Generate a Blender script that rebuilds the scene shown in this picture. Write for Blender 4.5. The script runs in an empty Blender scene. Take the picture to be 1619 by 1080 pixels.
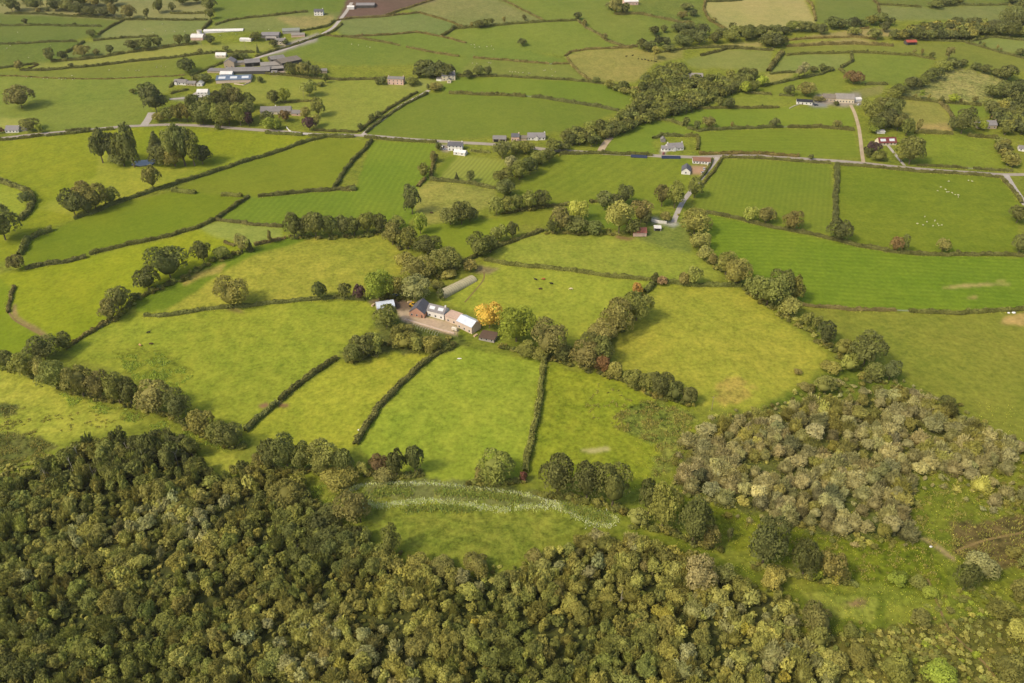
import bpy, bmesh, math, random
import numpy as np
from mathutils import Vector, Matrix
random.seed(7); np.random.seed(7); RNG = np.random.default_rng(7)
C = bpy.context.scene.collection
SC = bpy.context.scene
R = math.radians

# ---------------------------------------------------------------- camera, sky, sun, exposure
H_CAM, PITCH, FPX, CU, CV = 261.0, R(33.0), 1259.0, 809.5, 540.0
cd = bpy.data.cameras.new('camera'); cam = bpy.data.objects.new('camera', cd); C.objects.link(cam)
cam.location = (0, 0, H_CAM); cam.rotation_euler = (math.pi/2 - PITCH, 0, 0)
cd.sensor_width = 36.0; cd.lens = 36.0*FPX/1619.0; cd.clip_start = 1.0; cd.clip_end = 20000
SC.camera = cam
SUN_AZ, SUN_EL = math.atan2(-0.84, -0.55), R(46)      # compass angle from +Y towards +X
w = bpy.data.worlds.new('World'); SC.world = w; w.use_nodes = True
nt = w.node_tree; sky = nt.nodes.new('ShaderNodeTexSky'); sky.sky_type = 'NISHITA'; sky.sun_disc = False
sky.sun_elevation = SUN_EL; sky.sun_rotation = SUN_AZ % (2*math.pi); sky.air_density = 1.0; sky.dust_density = 3.0; sky.ozone_density = 1.0
nt.links.new(sky.outputs[0], nt.nodes['Background'].inputs[0]); nt.nodes['Background'].inputs[1].default_value = 0.15
sd = bpy.data.lights.new('sun', 'SUN'); sd.energy = 2.15; sd.angle = R(9); sd.color = (1.0, 0.89, 0.70)
so = bpy.data.objects.new('sun', sd); C.objects.link(so)
sv = Vector((math.sin(SUN_AZ)*math.cos(SUN_EL), math.cos(SUN_AZ)*math.cos(SUN_EL), math.sin(SUN_EL)))
so.rotation_euler = sv.to_track_quat('Z', 'Y').to_euler(); so.location = (-300, -100, 500)
SC.view_settings.view_transform = 'Standard'; SC.view_settings.look = 'None'
SC.view_settings.exposure = 0.45; SC.view_settings.gamma = 1.0
try:
    SC.cycles.max_bounces = 5; SC.cycles.diffuse_bounces = 2; SC.cycles.transparent_max_bounces = 4
except Exception: pass
KG, KL, KB = 1.42, 0.435, 1.12           # display value of a unit albedo: ground, foliage, buildings

# ---------------------------------------------------------------- terrain height and picture geometry
_ky = np.array([-4000, -300, 100, 280, 430, 720, 950, 1130, 1400, 1900, 3000, 9000.])
_kz = np.array([-6, -5, -5, -4, 0, 13, 40, 67, 88, 100, 100, 100.])
_yy = np.arange(-4000, 9000, 4.0); _zz = np.interp(_yy, _ky, _kz)
_k = np.exp(-0.5*(np.arange(-30, 31)/12.0)**2); _k /= _k.sum()
_zz = np.convolve(np.pad(_zz, 30, mode='edge'), _k, mode='valid')
BUMPS = [(20, 790, 75, 7), (170, 720, 55, 5), (-210, 520, 70, 5), (-150, 500, 60, 3), (250, 560, 90, 4), (-420, 700, 90, 5), (330, 800, 70, 5),
         (-60, 610, 50, 3), (60, 480, 55, 2.5), (-40, 350, 45, 2), (130, 420, 60, 2.5), (480, 900, 90, 6), (-300, 950, 90, 6), (100, 1000, 80, 6), (420, 620, 70, 3)]
def hz(x, y):
    x = np.asarray(x, float); y = np.asarray(y, float)
    z = np.interp(y, _yy, _zz)
    for bx, by, s, a in BUMPS: z = z + a*np.exp(-((x-bx)**2+(y-by)**2)/(2*s*s))
    z = z + 0.5*np.sin(x*0.031+1.3)*np.sin(y*0.027) + 0.25*np.sin(x*0.083+y*0.06)
    return z
cp, sp = math.cos(PITCH), math.sin(PITCH)
def project(x, y, z):
    dz = np.asarray(z, float)-H_CAM; y = np.asarray(y, float)
    dep = np.maximum(y*cp - dz*sp, 1.0); up = y*sp + dz*cp
    return CU + FPX*np.asarray(x, float)/dep, CV - FPX*up/dep, dep
_T = np.concatenate([np.linspace(120, 1400, 640), np.linspace(1410, 5000, 120)])
def P(u, v):
    """where the ray through a picture point meets the ground"""
    a = (u-CU)/FPX; b = -(v-CV)/FPX
    d = np.array([a, cp+b*sp, -sp+b*cp]); d /= np.linalg.norm(d)
    z = H_CAM+_T*d[2]-hz(_T*d[0], _T*d[1])
    i = int(np.argmax(z < 0)) if (z < 0).any() else len(_T)-1
    lo, hi = _T[max(i-1, 0)], _T[i]
    for _ in range(24):
        m = 0.5*(lo+hi)
        if H_CAM+m*d[2]-hz(m*d[0], m*d[1]) < 0: hi = m
        else: lo = m
    p = hi*d; p[2] += H_CAM
    return Vector(p)
def ppm(p): return FPX/float(project(p[0], p[1], p[2])[2])      # picture points per metre at p
def hfor(p, vt):
    """height above p whose top shows at picture row vt"""
    lo, hi = 0.0, 60.0
    for _ in range(26):
        m = .5*(lo+hi)
        if float(project(p[0], p[1], p[2]+m)[1]) > vt: lo = m
        else: hi = m
    return lo
def inpoly(px, py, poly):
    c = np.zeros(np.shape(px), bool); n = len(poly)
    for i in range(n):
        x0, y0 = poly[i]; x1, y1 = poly[i-1]
        if y0 == y1: continue
        t = ((y0 > py) != (y1 > py)) & (px < (x1-x0)*(py-y0)/(y1-y0)+x0)
        c ^= t
    return c
def lin(c): return tuple(((v/255)/12.92 if v/255 <= .04045 else ((v/255+.055)/1.055)**2.4) for v in c)
def alb(c, k): return tuple(min(.85, v/k) for v in lin(c))

# ---------------------------------------------------------------- object helpers
def tag(o, label=None, cat=None, group=None, kind=None):
    if label: o['label'] = label
    if cat: o['category'] = cat
    if group: o['group'] = group
    if kind: o['kind'] = kind
    return o
def link(name, me, parent=None):
    o = bpy.data.objects.new(name, me); C.objects.link(o)
    if parent is not None: o.parent = parent
    return o
def empty(name, loc, rz=0.0):
    o = bpy.data.objects.new(name, None); C.objects.link(o); o.location = loc; o.rotation_euler = (0, 0, rz); o.empty_display_size = .5
    return o
def np_mesh(name, V, F, mats=(), attrs=None, mi=None, smooth=False):
    """a mesh from vertex and face arrays (all faces of one size)"""
    me = bpy.data.meshes.new(name); V = np.asarray(V, np.float32); F = np.asarray(F, np.int32); nf, k = F.shape
    me.vertices.add(len(V)); me.vertices.foreach_set('co', V.ravel())
    me.loops.add(nf*k); me.loops.foreach_set('vertex_index', F.ravel())
    me.polygons.add(nf); me.polygons.foreach_set('loop_start', np.arange(nf, dtype=np.int32)*k)
    me.polygons.foreach_set('loop_total', np.full(nf, k, np.int32))
    for m in mats: me.materials.append(m)
    if mi is not None: me.polygons.foreach_set('material_index', np.asarray(mi, np.int32))
    if smooth: me.polygons.foreach_set('use_smooth', np.ones(nf, bool))
    for an, (ty, arr) in (attrs or {}).items():
        a = me.attributes.new(an, ty, 'POINT'); arr = np.asarray(arr, np.float32)
        a.data.foreach_set('value' if ty == 'FLOAT' else ('vector' if ty == 'FLOAT_VECTOR' else 'color'), arr.ravel())
    me.update(calc_edges=True); me.validate(); return me
class MB:
    """collects boxes, prisms and tubes into one mesh"""
    def __init__(s): s.v = []; s.f = []
    def add(s, vs, fs):
        n = len(s.v); s.v += [tuple(v) for v in vs]; s.f += [tuple(i+n for i in f) for f in fs]; return s
    def box(s, x0, x1, y0, y1, z0, z1):
        return s.add([(x0,y0,z0),(x1,y0,z0),(x1,y1,z0),(x0,y1,z0),(x0,y0,z1),(x1,y0,z1),(x1,y1,z1),(x0,y1,z1)],
                     [(0,3,2,1),(4,5,6,7),(0,1,5,4),(1,2,6,5),(2,3,7,6),(3,0,4,7)])
    def prism(s, prof, x0, x1):
        """profile of (y, z) points swept along x"""
        n = len(prof); vs = [(x0,y,z) for y,z in prof]+[(x1,y,z) for y,z in prof]
        return s.add(vs, [tuple(range(n-1,-1,-1)), tuple(range(n,2*n))]+[(i,(i+1)%n,n+(i+1)%n,n+i) for i in range(n)])
    def tube(s, pts, rad, k=6):
        pts = [Vector(p) for p in pts]; n0 = len(s.v); vs = []; fs = []
        for i, p in enumerate(pts):
            d = (pts[min(i+1,len(pts)-1)]-pts[max(i-1,0)]).normalized()
            a = d.orthogonal().normalized(); b = d.cross(a)
            r = rad[i] if hasattr(rad,'__len__') else rad
            vs += [p+r*(math.cos(2*math.pi*j/k)*a+math.sin(2*math.pi*j/k)*b) for j in range(k)]
        for i in range(len(pts)-1):
            for j in range(k): fs.append((i*k+j, i*k+(j+1)%k, (i+1)*k+(j+1)%k, (i+1)*k+j))
        fs.append(tuple(range(k-1,-1,-1))); fs.append(tuple((len(pts)-1)*k+j for j in range(k)))
        return s.add(vs, fs)
    def mesh(s, name, m):
        me = bpy.data.meshes.new(name); me.from_pydata(s.v, [], s.f); me.materials.append(m); me.update(); return me
    def build(s, name, m, parent=None): return link(name, s.mesh(name, m), parent)

# ---------------------------------------------------------------- materials
def newmat(name):
    m = bpy.data.materials.new(name); m.use_nodes = True; t = m.node_tree; b = t.nodes['Principled BSDF']
    b.inputs['Specular IOR Level'].default_value = .2
    return m, t, b
def N(t, ty, **kw):
    n = t.nodes.new(ty)
    for k, v in kw.items():
        if k in n.inputs: n.inputs[k].default_value = v
        else: setattr(n, k, v)
    return n
def math_(t, op, a, b=None, clamp=False):
    n = t.nodes.new('ShaderNodeMath'); n.operation = op; n.use_clamp = clamp
    for i, x in enumerate((a, b)):
        if x is None: continue
        if isinstance(x, (int, float)): n.inputs[i].default_value = x
        else: t.links.new(x, n.inputs[i])
    return n.outputs[0]
def vmul(t, a, f):
    n = t.nodes.new('ShaderNodeVectorMath'); n.operation = 'SCALE'; t.links.new(a, n.inputs[0]); t.links.new(f, n.inputs[3]); return n.outputs[0]
_M = {}
def mat(name, c, rough=.8, var=.25, scale=1.5, lines=0.0, metal=0.0, spec=.2):
    """weathered flat material; lines = courses or sheets per metre along the local axis"""
    if name in _M: return _M[name]
    m, t, b = newmat(name); tc = N(t, 'ShaderNodeTexCoord')
    n1 = N(t, 'ShaderNodeTexNoise', Scale=scale, Detail=4.0); t.links.new(tc.outputs['Object'], n1.inputs['Vector'])
    n2 = N(t, 'ShaderNodeTexNoise', Scale=scale*.22, Detail=2.0); t.links.new(tc.outputs['Object'], n2.inputs['Vector'])
    f = math_(t, 'ADD', math_(t, 'MULTIPLY', n1.outputs[0], var*1.6), math_(t, 'MULTIPLY', n2.outputs[0], var*1.6))
    f = math_(t, 'ADD', f, 1.0-var*1.6)
    if lines:
        wv = N(t, 'ShaderNodeTexWave', Scale=lines, Distortion=.6); wv.bands_direction = 'X'; t.links.new(tc.outputs['Object'], wv.inputs['Vector'])
        f = math_(t, 'MULTIPLY', f, math_(t, 'ADD', math_(t, 'MULTIPLY', wv.outputs[0], .25), .87))
    rgb = N(t, 'ShaderNodeRGB'); rgb.outputs[0].default_value = (*alb(c, KB), 1)
    t.links.new(vmul(t, rgb.outputs[0], f), b.inputs['Base Color'])
    b.inputs['Roughness'].default_value = rough; b.inputs['Metallic'].default_value = metal; b.inputs['Specular IOR Level'].default_value = spec
    _M[name] = m; return m
def leaf_material(name, attr=None):
    m, t, b = newmat(name)
    if attr: src = N(t, 'ShaderNodeAttribute', attribute_name=attr).outputs['Color']
    else: src = N(t, 'ShaderNodeObjectInfo').outputs['Color']
    va = N(t, 'ShaderNodeAttribute', attribute_name='vary')
    f = math_(t, 'ADD', math_(t, 'MULTIPLY', va.outputs['Fac'], .8), .6)
    col = vmul(t, src, f); t.links.new(col, b.inputs['Base Color']); b.inputs['Roughness'].default_value = .75; b.inputs['Specular IOR Level'].default_value = .12
    tr = N(t, 'ShaderNodeBsdfTranslucent'); t.links.new(col, tr.inputs[0]); mx = N(t, 'ShaderNodeMixShader'); mx.inputs[0].default_value = .3
    t.links.new(b.outputs[0], mx.inputs[1]); t.links.new(tr.outputs[0], mx.inputs[2]); t.links.new(mx.outputs[0], t.nodes['Material Output'].inputs[0])
    return m
LEAF = leaf_material('foliage'); LEAFMASS = leaf_material('foliage_mass', 'tint')
BARK = mat('bark', (112, 98, 78), .9, .35, 2.0)
# ---------------------------------------------------------------- the land: field outlines as they lie in the picture, carried to the ground
# colour (distance haze mixed into the far fields) ; mottling ; stripe (x0,y0,x1,y1 along the stripes, period m, strength) ; outline
FIELDS = '''
150,147,72;.6;;-300,-60 335,-60 333,33 200,32 115,27 0,22 -300,22
170,158,78;.5;;60,2 88,2 90,14 66,14
150,150,70;.5;;183,14 330,13 326,31 190,30
112,136,52;.5;;-300,22 0,22 115,27 197,32 155,55 110,66 0,69 -300,72
133,143,58;.5;;197,32 335,31 322,46 300,52 222,58 150,63 155,55
112,137,48;.8;;-300,72 0,70 125,66 133,66 106,83 85,98 60,100 0,108 -300,110
127,140,50;.6;;133,66 222,58 300,52 320,69 220,80 130,93 90,98 106,83
155,158,50;.5;;60,101 130,94 220,80 313,70 400,70 470,66 403,82 270,91 130,106 40,111
128,147,46;.5;;-300,112 40,112 130,107 270,92 355,83 400,84 350,100 300,120 290,118 200,123 130,125 60,122 -300,119
134,147,38;.6;;-300,120 60,122 130,125 270,120 283,125 270,140 235,165 245,180 220,198 180,202 117,206 -300,216
165,165,58;.5;;-300,183 40,187 45,203 -300,206
118,144,48;.5;;337,-60 560,-60 548,0 540,25 487,18 395,27 340,38
132,142,54;.6;;340,39 395,28 487,18 540,20 530,38 475,49 384,50 322,50
162,151,70;.9;;432,27 530,24 522,40 480,46 450,36
121,149,46;.5;;510,55 540,58 632,72 726,89 810,97 810,120 724,119 700,100 612,104 540,104 478,95 405,89
126,141,56;.6;;548,28 612,25 664,20 707,33 733,43 717,45 698,57 660,50 607,55 552,57 540,55 527,44
120,149,48;.5;;552,58 660,51 700,58 737,68 830,80 900,95 868,101 810,96 748,91 632,72
140,142,62;.8;;687,0 720,-60 800,-60 860,33 810,38 735,43 707,33 664,20 640,14
130,154,50;.5;;735,44 913,32 943,51 985,73 930,77 893,88 830,80 737,68 700,58 705,53
128,151,52;.5;;787,0 800,-60 1000,-60 972,22 1043,28 1080,36 1080,72 985,73 943,51 913,31 860,33
160,153,56;.7;;893,88 930,78 1000,76 1040,84 1080,78 1080,92 1035,100 1005,130 933,127 903,102
129,149,54;.6;;748,91 868,101 897,101 918,116 933,127 895,126 810,121 724,119
121,151,38;.4;;724,121 810,123 935,130 1000,143 1005,160 978,175 893,160 832,152 710,147 690,140
113,151,40;.4;;675,147 710,148 832,153 893,161 978,176 940,190 900,205 860,212 800,214 690,222 573,214 605,187
150,156,42;.6;;400,118 490,124 612,125 660,146 600,183 566,208 497,206 460,170 400,160 380,140
150,158,54;.5;;600,134 665,145 720,128 690,124 650,122
150,161,32;.7;;-300,224 0,222 150,206 220,200 330,205 420,211 517,216 420,246 337,272 270,294 188,319 117,346 82,362 45,379 28,405 0,415 -300,425
164,163,38;.7;;60,330 150,280 160,235 200,265 320,266 450,230 330,268 190,315 120,342
165,165,40;.7;;-300,290 0,288 40,303 50,320 30,350 0,330 -300,340
128,157,34;.4;;517,217 588,222 540,276 528,299 450,307 394,311 310,305 275,300 337,273 420,247
121,151,30;.4;;275,303 385,310 394,313 340,347 270,373 142,402 67,420 30,425 45,380 82,365 117,348 188,321
119,158,38;.4;660,230,600,335,5,.07;394,312 450,308 562,298 588,222 690,226 688,250 680,281 655,340 640,365 600,340 450,360 340,348
116,150,38;.3;;708,247 725,246 693,283 680,281
156,158,52;.2;760,250,725,288,3.6,.16;725,246 800,252 783,295 693,283
168,156,62;1;;680,285 783,299 790,320 700,352 660,358 655,330 663,295
126,156,40;.5;1000,250,880,320,9,.07;885,243 1105,250 1085,300 1050,330 935,322 860,328 815,310 830,280
120,160,40;.4;;967,217 1010,196 1040,189 1080,200 1105,208 1100,214 1045,214 1030,225 1040,242 960,241
130,156,40;.4;;1030,186 1090,172 1230,170 1345,172 1352,204 1238,200 1105,206 1080,198 1060,189
121,158,36;.4;1120,225,1340,228,6,.05;1105,208 1160,204 1348,205 1360,250 1263,247 1103,242
122,153,42;.4;1230,250,1210,345,4,.06;1142,250 1313,258 1319,345 1318,372 1220,357 1113,333 1095,320
122,151,36;.6;1340,330,1580,340,14,.04;1328,260 1465,271 1583,280 1615,325 1605,400 1516,402 1404,396 1326,378 1321,340
118,155,36;.6;1150,430,1600,455,5,.08;1113,337 1220,360 1350,388 1432,402 1700,409 1700,486 1437,492 1265,482 1180,440 1125,400
146,141,44;.8;1400,540,1619,600,7,.03;1270,485 1437,494 1800,488 1800,760 1619,700 1540,650 1440,600 1360,560
135,163,42;.5;;640,365 700,352 790,345 830,350 745,410 690,395 650,390
132,157,44;.5;;790,342 860,331 905,325 960,322 960,350 870,357 810,354
160,158,50;.9;;860,365 1070,378 1100,400 1145,440 1105,450 1027,441 877,424 765,410 810,383
118,152,42;.6;;930,322 1000,330 1010,360 920,362
140,140,55;1;;1000,350 1085,345 1095,400 1060,395 1005,378
163,161,46;.9;;765,414 877,427 1027,444 1030,455 960,500 920,545 866,540 815,520 770,500 700,480 690,470 757,440
172,161,48;1;;1037,450 1172,455 1310,560 1280,600 1180,650 1100,640 980,585 960,560 1000,500
184,160,66;1.3;;1130,605 1160,596 1190,612 1185,635 1140,640
172,161,50;1;;215,493 270,440 450,380 600,368 650,395 640,430 590,450 577,472 437,476 312,489
160,159,42;1;;215,495 312,490 437,477 577,473 600,500 560,545 530,568 447,632 387,682 300,640 200,590 100,560 130,530
140,148,46;1.6;;175,560 220,548 270,555 305,590 290,612 240,600 200,590
112,147,34;.7;;215,470 270,440 330,412 450,376 500,372 462,388 405,402 350,430 310,462 262,490 215,495
178,160,70;1;;287,445 310,430 330,425 360,416 350,430 315,440 292,452
155,163,34;.7;;-300,440 0,432 142,405 270,376 313,362 345,350 450,360 450,378 380,395 270,440 215,470 185,500 108,548 60,560 20,575 -300,570
131,161,30;.5;;-300,440 0,440 20,460 15,500 70,530 60,555 20,575 -300,570
158,160,62;.7;;313,360 350,349 447,360 447,377 403,388 340,375
174,166,52;1.1;;-300,582 0,582 40,590 110,625 200,655 300,690 370,720 402,742 340,750 300,690 240,668 130,690 60,715 -300,730
112,106,46;2.2;;-300,690 0,682 60,690 90,705 40,725 0,745 -300,760
108,104,48;2;;-300,640 0,635 35,645 25,657 0,656 -300,660
174,166,44;1;;540,570 600,555 685,563 640,602 595,645 562,703 540,720 400,700 390,685 440,640
161,164,44;1;;720,548 860,573 850,640 828,760 700,760 600,740 565,705 597,648 642,604 687,565
153,160,44;1.2;;863,575 980,600 1090,640 1100,680 1070,740 1000,780 920,760 840,755 845,690
128,128,46;2.4;;1000,640 1040,630 1100,655 1090,690 1070,740 1030,760 1040,700 1000,690 970,660
110,108,46;1.8;;540,560 600,530 700,535 720,550 690,562 620,556 560,580
112,112,44;1.6;;590,500 640,495 720,520 745,545 700,540 600,530
138,138,42;1.6;;540,765 700,760 850,780 980,815 965,835 870,850 820,890 700,890 620,855 565,832 470,800 480,770
124,122,60;1.4;;570,762 700,757 850,777 885,800 845,800 640,788 580,790
92,120,62;1.2;;885,790 960,812 968,826 920,808
108,132,38;1.2;;965,838 1060,845 1160,890 1260,930 1400,940 1420,1020 1300,1010 1250,945 1150,903 1050,860
150,148,50;1.4;;1262,935 1330,938 1390,950 1380,985 1310,975 1290,960
124,132,34;1.5;;1070,780 1300,845 1440,850 1510,890 1500,935 1340,920 1150,865 1070,810
128,127,34;1.3;;1425,775 1540,735 1700,800 1700,960 1500,905 1440,850
112,96,50;1.8;;1500,828 1700,808 1700,900 1560,900 1512,872
116,106,42;1.6;;1310,1005 1420,990 1700,960 1800,1300 1260,1300
110,108,46;1.4;;1070,770 1085,700 1140,660 1230,640 1330,610 1420,600 1500,640 1560,680 1600,710 1540,730 1460,735 1430,760 1420,800 1440,850 1390,856 1300,845 1220,825 1140,795
112,126,42;1.4;;1180,650 1280,610 1310,575 1420,590 1460,625 1380,625 1260,640
84,84,38;1.6;;-300,772 0,765 60,745 100,730 150,712 240,698 290,705 320,735 345,765 400,765 470,790 490,810 560,845 600,872 650,900 700,908 800,912 840,895 880,872 940,858 1000,862 1060,872 1110,900 1180,930 1235,945 1250,1000 1285,1020 1300,1060 1330,1110 1330,1500 -300,1500
176,162,80;.5;;1116,3 1130,-60 1280,-60 1272,0 1289,33 1285,45 1230,52 1180,50 1147,47 1122,32 1112,15
118,141,55;.5;;1289,0 1280,-60 1380,-60 1376,0 1389,7 1391,35 1340,42 1290,35
133,141,58;.6;;1390,8 1457,12 1594,8 1800,12 1800,34 1560,38 1500,32 1440,32 1391,32
120,138,54;.6;;1376,0 1380,-60 1800,-60 1800,8 1594,7 1457,11 1389,7
122,143,52;.9;;1000,-60 1125,-60 1112,0 1112,15 1147,47 1080,60 1060,36 1000,22
172,157,76;.5;;1105,74 1200,66 1208,74 1165,74
172,157,74;.5;;1243,63 1355,46 1420,46 1420,58 1350,59
166,154,70;.5;;1243,72 1350,60 1390,66 1350,70
141,149,52;.5;;1080,96 1108,88 1150,78 1222,80 1215,115 1190,112 1150,108 1100,108
139,151,52;.5;;1217,115 1240,88 1290,85 1345,85 1345,97 1327,108 1258,114
130,153,48;.5;;1350,83 1442,88 1477,94 1465,115 1420,132 1367,133 1338,120 1330,108
132,149,50;.5;;1243,75 1412,67 1530,68 1800,105 1800,118 1590,113 1522,99 1477,93 1442,86 1243,86
140,151,55;.5;;1532,66 1566,59 1800,72 1800,100 1582,82
152,151,64;2;;1520,105 1560,115 1590,125 1570,150 1550,165 1416,153 1440,140 1480,115
152,149,52;.7;;1416,157 1486,163 1503,190 1508,208 1446,207 1425,190
176,152,74;.8;;1450,196 1500,195 1506,207 1448,207
130,156,44;.5;;1490,163 1551,167 1575,178 1555,186 1510,185
138,156,42;.7;;1446,211 1576,219 1596,265 1449,260
138,156,44;.5;;1203,137 1318,110 1340,122 1330,145 1250,152 1180,147
139,156,48;.7;;1105,170 1120,152 1220,150 1258,155 1230,168 1150,170
162,155,55;.6;;1210,117 1258,115 1247,127 1203,134
150,145,60;.7;;1345,143 1400,134 1395,148 1365,155
122,92,72;.5;560,24,690,2,4,.08;532,32 545,10 560,-60 720,-60 690,0 640,14 612,24 560,28
206,176,142;.5;;626,489 645,484 657,500 678,502 707,507 726,517 720,531 690,522 638,509
128,106,84;.8;;578,476 610,470 640,474 660,478 650,490 630,492 600,486
150,132,84;.9;;755,420 790,424 775,434 750,430
196,150,112;.4;;1092,262 1119,262 1112,276 1090,276
150,140,130;.4;;1093,176 1095,176 1096,177 1094,177
165,148,128;.5;;1290,150 1360,146 1362,166 1330,168 1285,162
150,148,142;.4;;1276,166 1290,160 1312,168 1290,170
176,160,142;.4;;403,90 430,80 470,62 505,52 500,66 478,72 440,84
168,146,122;.5;;424,113 440,107 452,108 450,118 432,118
170,150,135;.5;;690,228 710,229 712,240 700,240
165,160,150;.4;;270,156 305,153 316,146 322,160 300,160
192,176,150;.4;;338,91 352,84 358,91
186,150,130;.5;;300,54 320,53 322,63 302,64
178,160,140;.5;;1045,233 1056,233 1052,247 1045,247
190,180,165;.6;;1030,343 1040,345 1048,352 1062,350 1075,355 1066,360 1045,354 1030,352
156,112,80;.5;;407,641 423,637 427,643 412,646
150,105,75;.5;;442,637 455,639 455,644 440,643
150,110,75;.5;;972,372 1005,376 995,380 975,377
150,104,84;.5;;595,640 612,634 605,645
134,120,62;.8;;352,488 375,494 390,494 370,484
190,140,95;.6;;1000,612 1020,618 1060,632 1040,630
200,170,100;.6;;1490,455 1530,449 1595,448 1600,450 1540,453 1500,456
196,160,95;.6;;1528,470 1545,469 1548,471 1530,472
196,165,98;.6;;1560,446 1590,443 1592,445
190,160,85;.8;;1590,500 1619,495 1700,505 1619,515 1580,512
196,182,110;.6;;915,712 960,706 966,712 935,716
150,125,75;1.5;;1336,950 1362,948 1366,960 1340,962
178,150,100;.6;;1440,845 1462,855 1500,882 1512,888 1508,880 1470,852
160,135,80;.7;;20,480 26,482 28,500 60,518 82,535 70,536 40,515 17,500
'''  # the brown patch under the solitary hedge tree paints its shade
def pts(s): return [tuple(float(a) for a in q.split(',')) for q in s.split()]
def soft(c, k=.86):
    y = .3*c[0]+.59*c[1]+.11*c[2]
    return tuple(y+(a-y)*k for a in c)
def ground():
    # rows dense where the picture is dense
    yd = np.arange(60.0, 1900.0, 0.5); zb = np.interp(yd, _yy, _zz)
    vv = project(np.zeros_like(yd), yd, zb)[1]
    rows = [float(np.interp(-v, -vv, yd)) for v in np.arange(1130.0, -30.0, -1.75)]
    step = rows[-1]-rows[-2]; y = rows[-1]
    while y < 4200: step = min(step*1.12, 160); y += step; rows.append(y)
    rows = [-900, -500, -300, -150, -50, 20, 60, 90, 110, 125, rows[0]*.96]+rows
    rows = np.array(sorted(set(rows)))
    inner = np.arange(-70.0, 1690.0, 1.85)
    dep = np.maximum(rows, 130.0)*cp+(H_CAM-np.interp(rows, _yy, _zz))*sp
    X = np.empty((len(rows), len(inner)+12)); ext = np.array([60, 160, 400, 900, 1800, 3600.])
    for i, d in enumerate(dep):
        xs = (inner-CU)/FPX*d
        X[i] = np.concatenate([xs[0]-ext[::-1], xs, xs[-1]+ext])
    Y = np.repeat(rows[:, None], X.shape[1], 1); Z = hz(X, Y)
    nr, nc = X.shape
    V = np.stack([X.ravel(), Y.ravel(), Z.ravel()], 1)
    u, v, d = project(X.ravel(), Y.ravel(), Z.ravel())
    behind = (Y.ravel() < 120); v = np.where(behind, 1200, v); u = np.where(behind, CU+X.ravel(), u)
    u = np.clip(u, -280, 1690); v = np.clip(v, -50, 1400)
    wob = .9
    wx, wy = V[:, 0], V[:, 1]
    wu = 5*np.sin(wx*.31+2*np.sin(wy*.23))+3.5*np.sin(wy*.57+wx*.44)+RNG.normal(0, 2.2, len(V)); wv = 2.5*np.sin(wx*.27-wy*.35)+2*np.sin(wx*.8+1.7*np.sin(wy*.5))+RNG.normal(0, 1.2, len(V))
    u = u+wob*np.sin(V[:, 0]*.35+V[:, 1]*.21); v = v+wob*.4*np.sin(V[:, 0]*.27-V[:, 1]*.33)
    col = np.tile(np.array(alb((134, 138, 48), KG)), (len(V), 1)); tuft = np.full(len(V), 1.1); samp = np.zeros(len(V)); ph = np.zeros(len(V))
    for ln in FIELDS.strip().splitlines():
        c, tf, stp, poly = ln.split(';'); poly = pts(poly)
        pa = np.array(poly); bb = (u >= pa[:, 0].min()) & (u <= pa[:, 0].max()) & (v >= pa[:, 1].min()) & (v <= pa[:, 1].max())
        soft_edge = float(tf) >= 1.2; k_ = 1.0 if soft_edge else 0.0
        bb = (u >= pa[:, 0].min()-9) & (u <= pa[:, 0].max()+9) & (v >= pa[:, 1].min()-9) & (v <= pa[:, 1].max()+9)
        idx = np.nonzero(bb)[0]; idx = idx[inpoly(u[idx]+k_*wu[idx], v[idx]+k_*wv[idx], poly)]
        cc = [float(a) for a in c.split(',')]; far_ = min(1, max(0, (pa[:, 1].mean()-120)/260)); grass_ = cc[1] > cc[0]*.9 and cc[2] < 75
        cc = soft(cc, .80+.12*far_)  # far fields greyed more, distance haze put into their colour
        if grass_: q_ = .955+.045*far_; cc = [cc[0]*(1.05-.08*far_)*q_, cc[1]*(.965-.015*far_)*q_, cc[2]*(.97-.05*far_)*q_]; r_ = cc[0]/cc[1]; m_ = (.985, 1.05, 1.08) if r_ > .99 else (1.04, .96, .9) if r_ < .9 else (.985, 1.0, .88); cc = [x_*y_ for x_, y_ in zip(cc, m_)]
        col[idx] = alb(cc, KG); tuft[idx] = float(tf); samp[idx] = 0
        if stp:
            x0, y0, x1, y1, per, st = (float(a) for a in stp.split(',')); a, b = P(x0, y0), P(x1, y1)
            t = Vector((b.x-a.x, b.y-a.y)).normalized()
            ph[idx] = (V[idx, 0]*-t.y+V[idx, 1]*t.x)*2*math.pi/per; samp[idx] = st
    g = col.reshape(nr, nc, 3)
    for _ in range(2):
        g = (np.roll(g, 1, 0)+2*g+np.roll(g, -1, 0))/4; g = (np.roll(g, 1, 1)+2*g+np.roll(g, -1, 1))/4
    col = g.reshape(-1, 3)
    i = np.arange((nr-1)*(nc-1)); r, c = i//(nc-1), i % (nc-1); a = r*nc+c
    F = np.stack([a, a+1, a+nc+1, a+nc], 1)
    m, t, b = newmat('pasture'); geo = N(t, 'ShaderNodeNewGeometry'); pos = geo.outputs['Position']
    ac = N(t, 'ShaderNodeAttribute', attribute_name='field_colour').outputs['Color']
    at = N(t, 'ShaderNodeAttribute', attribute_name='tussock').outputs['Fac']; asx = N(t, 'ShaderNodeAttribute', attribute_name='mowing').outputs['Fac']; ap = N(t, 'ShaderNodeAttribute', attribute_name='swath').outputs['Fac']
    def noise(s, det, ro=.55):
        n = N(t, 'ShaderNodeTexNoise', Scale=s, Detail=det, Roughness=ro); t.links.new(pos, n.inputs['Vector']); return n.outputs[0]
    big, midn, fine = noise(.014, 3), noise(.11, 5, .65), noise(.42, 4, .7)
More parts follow.
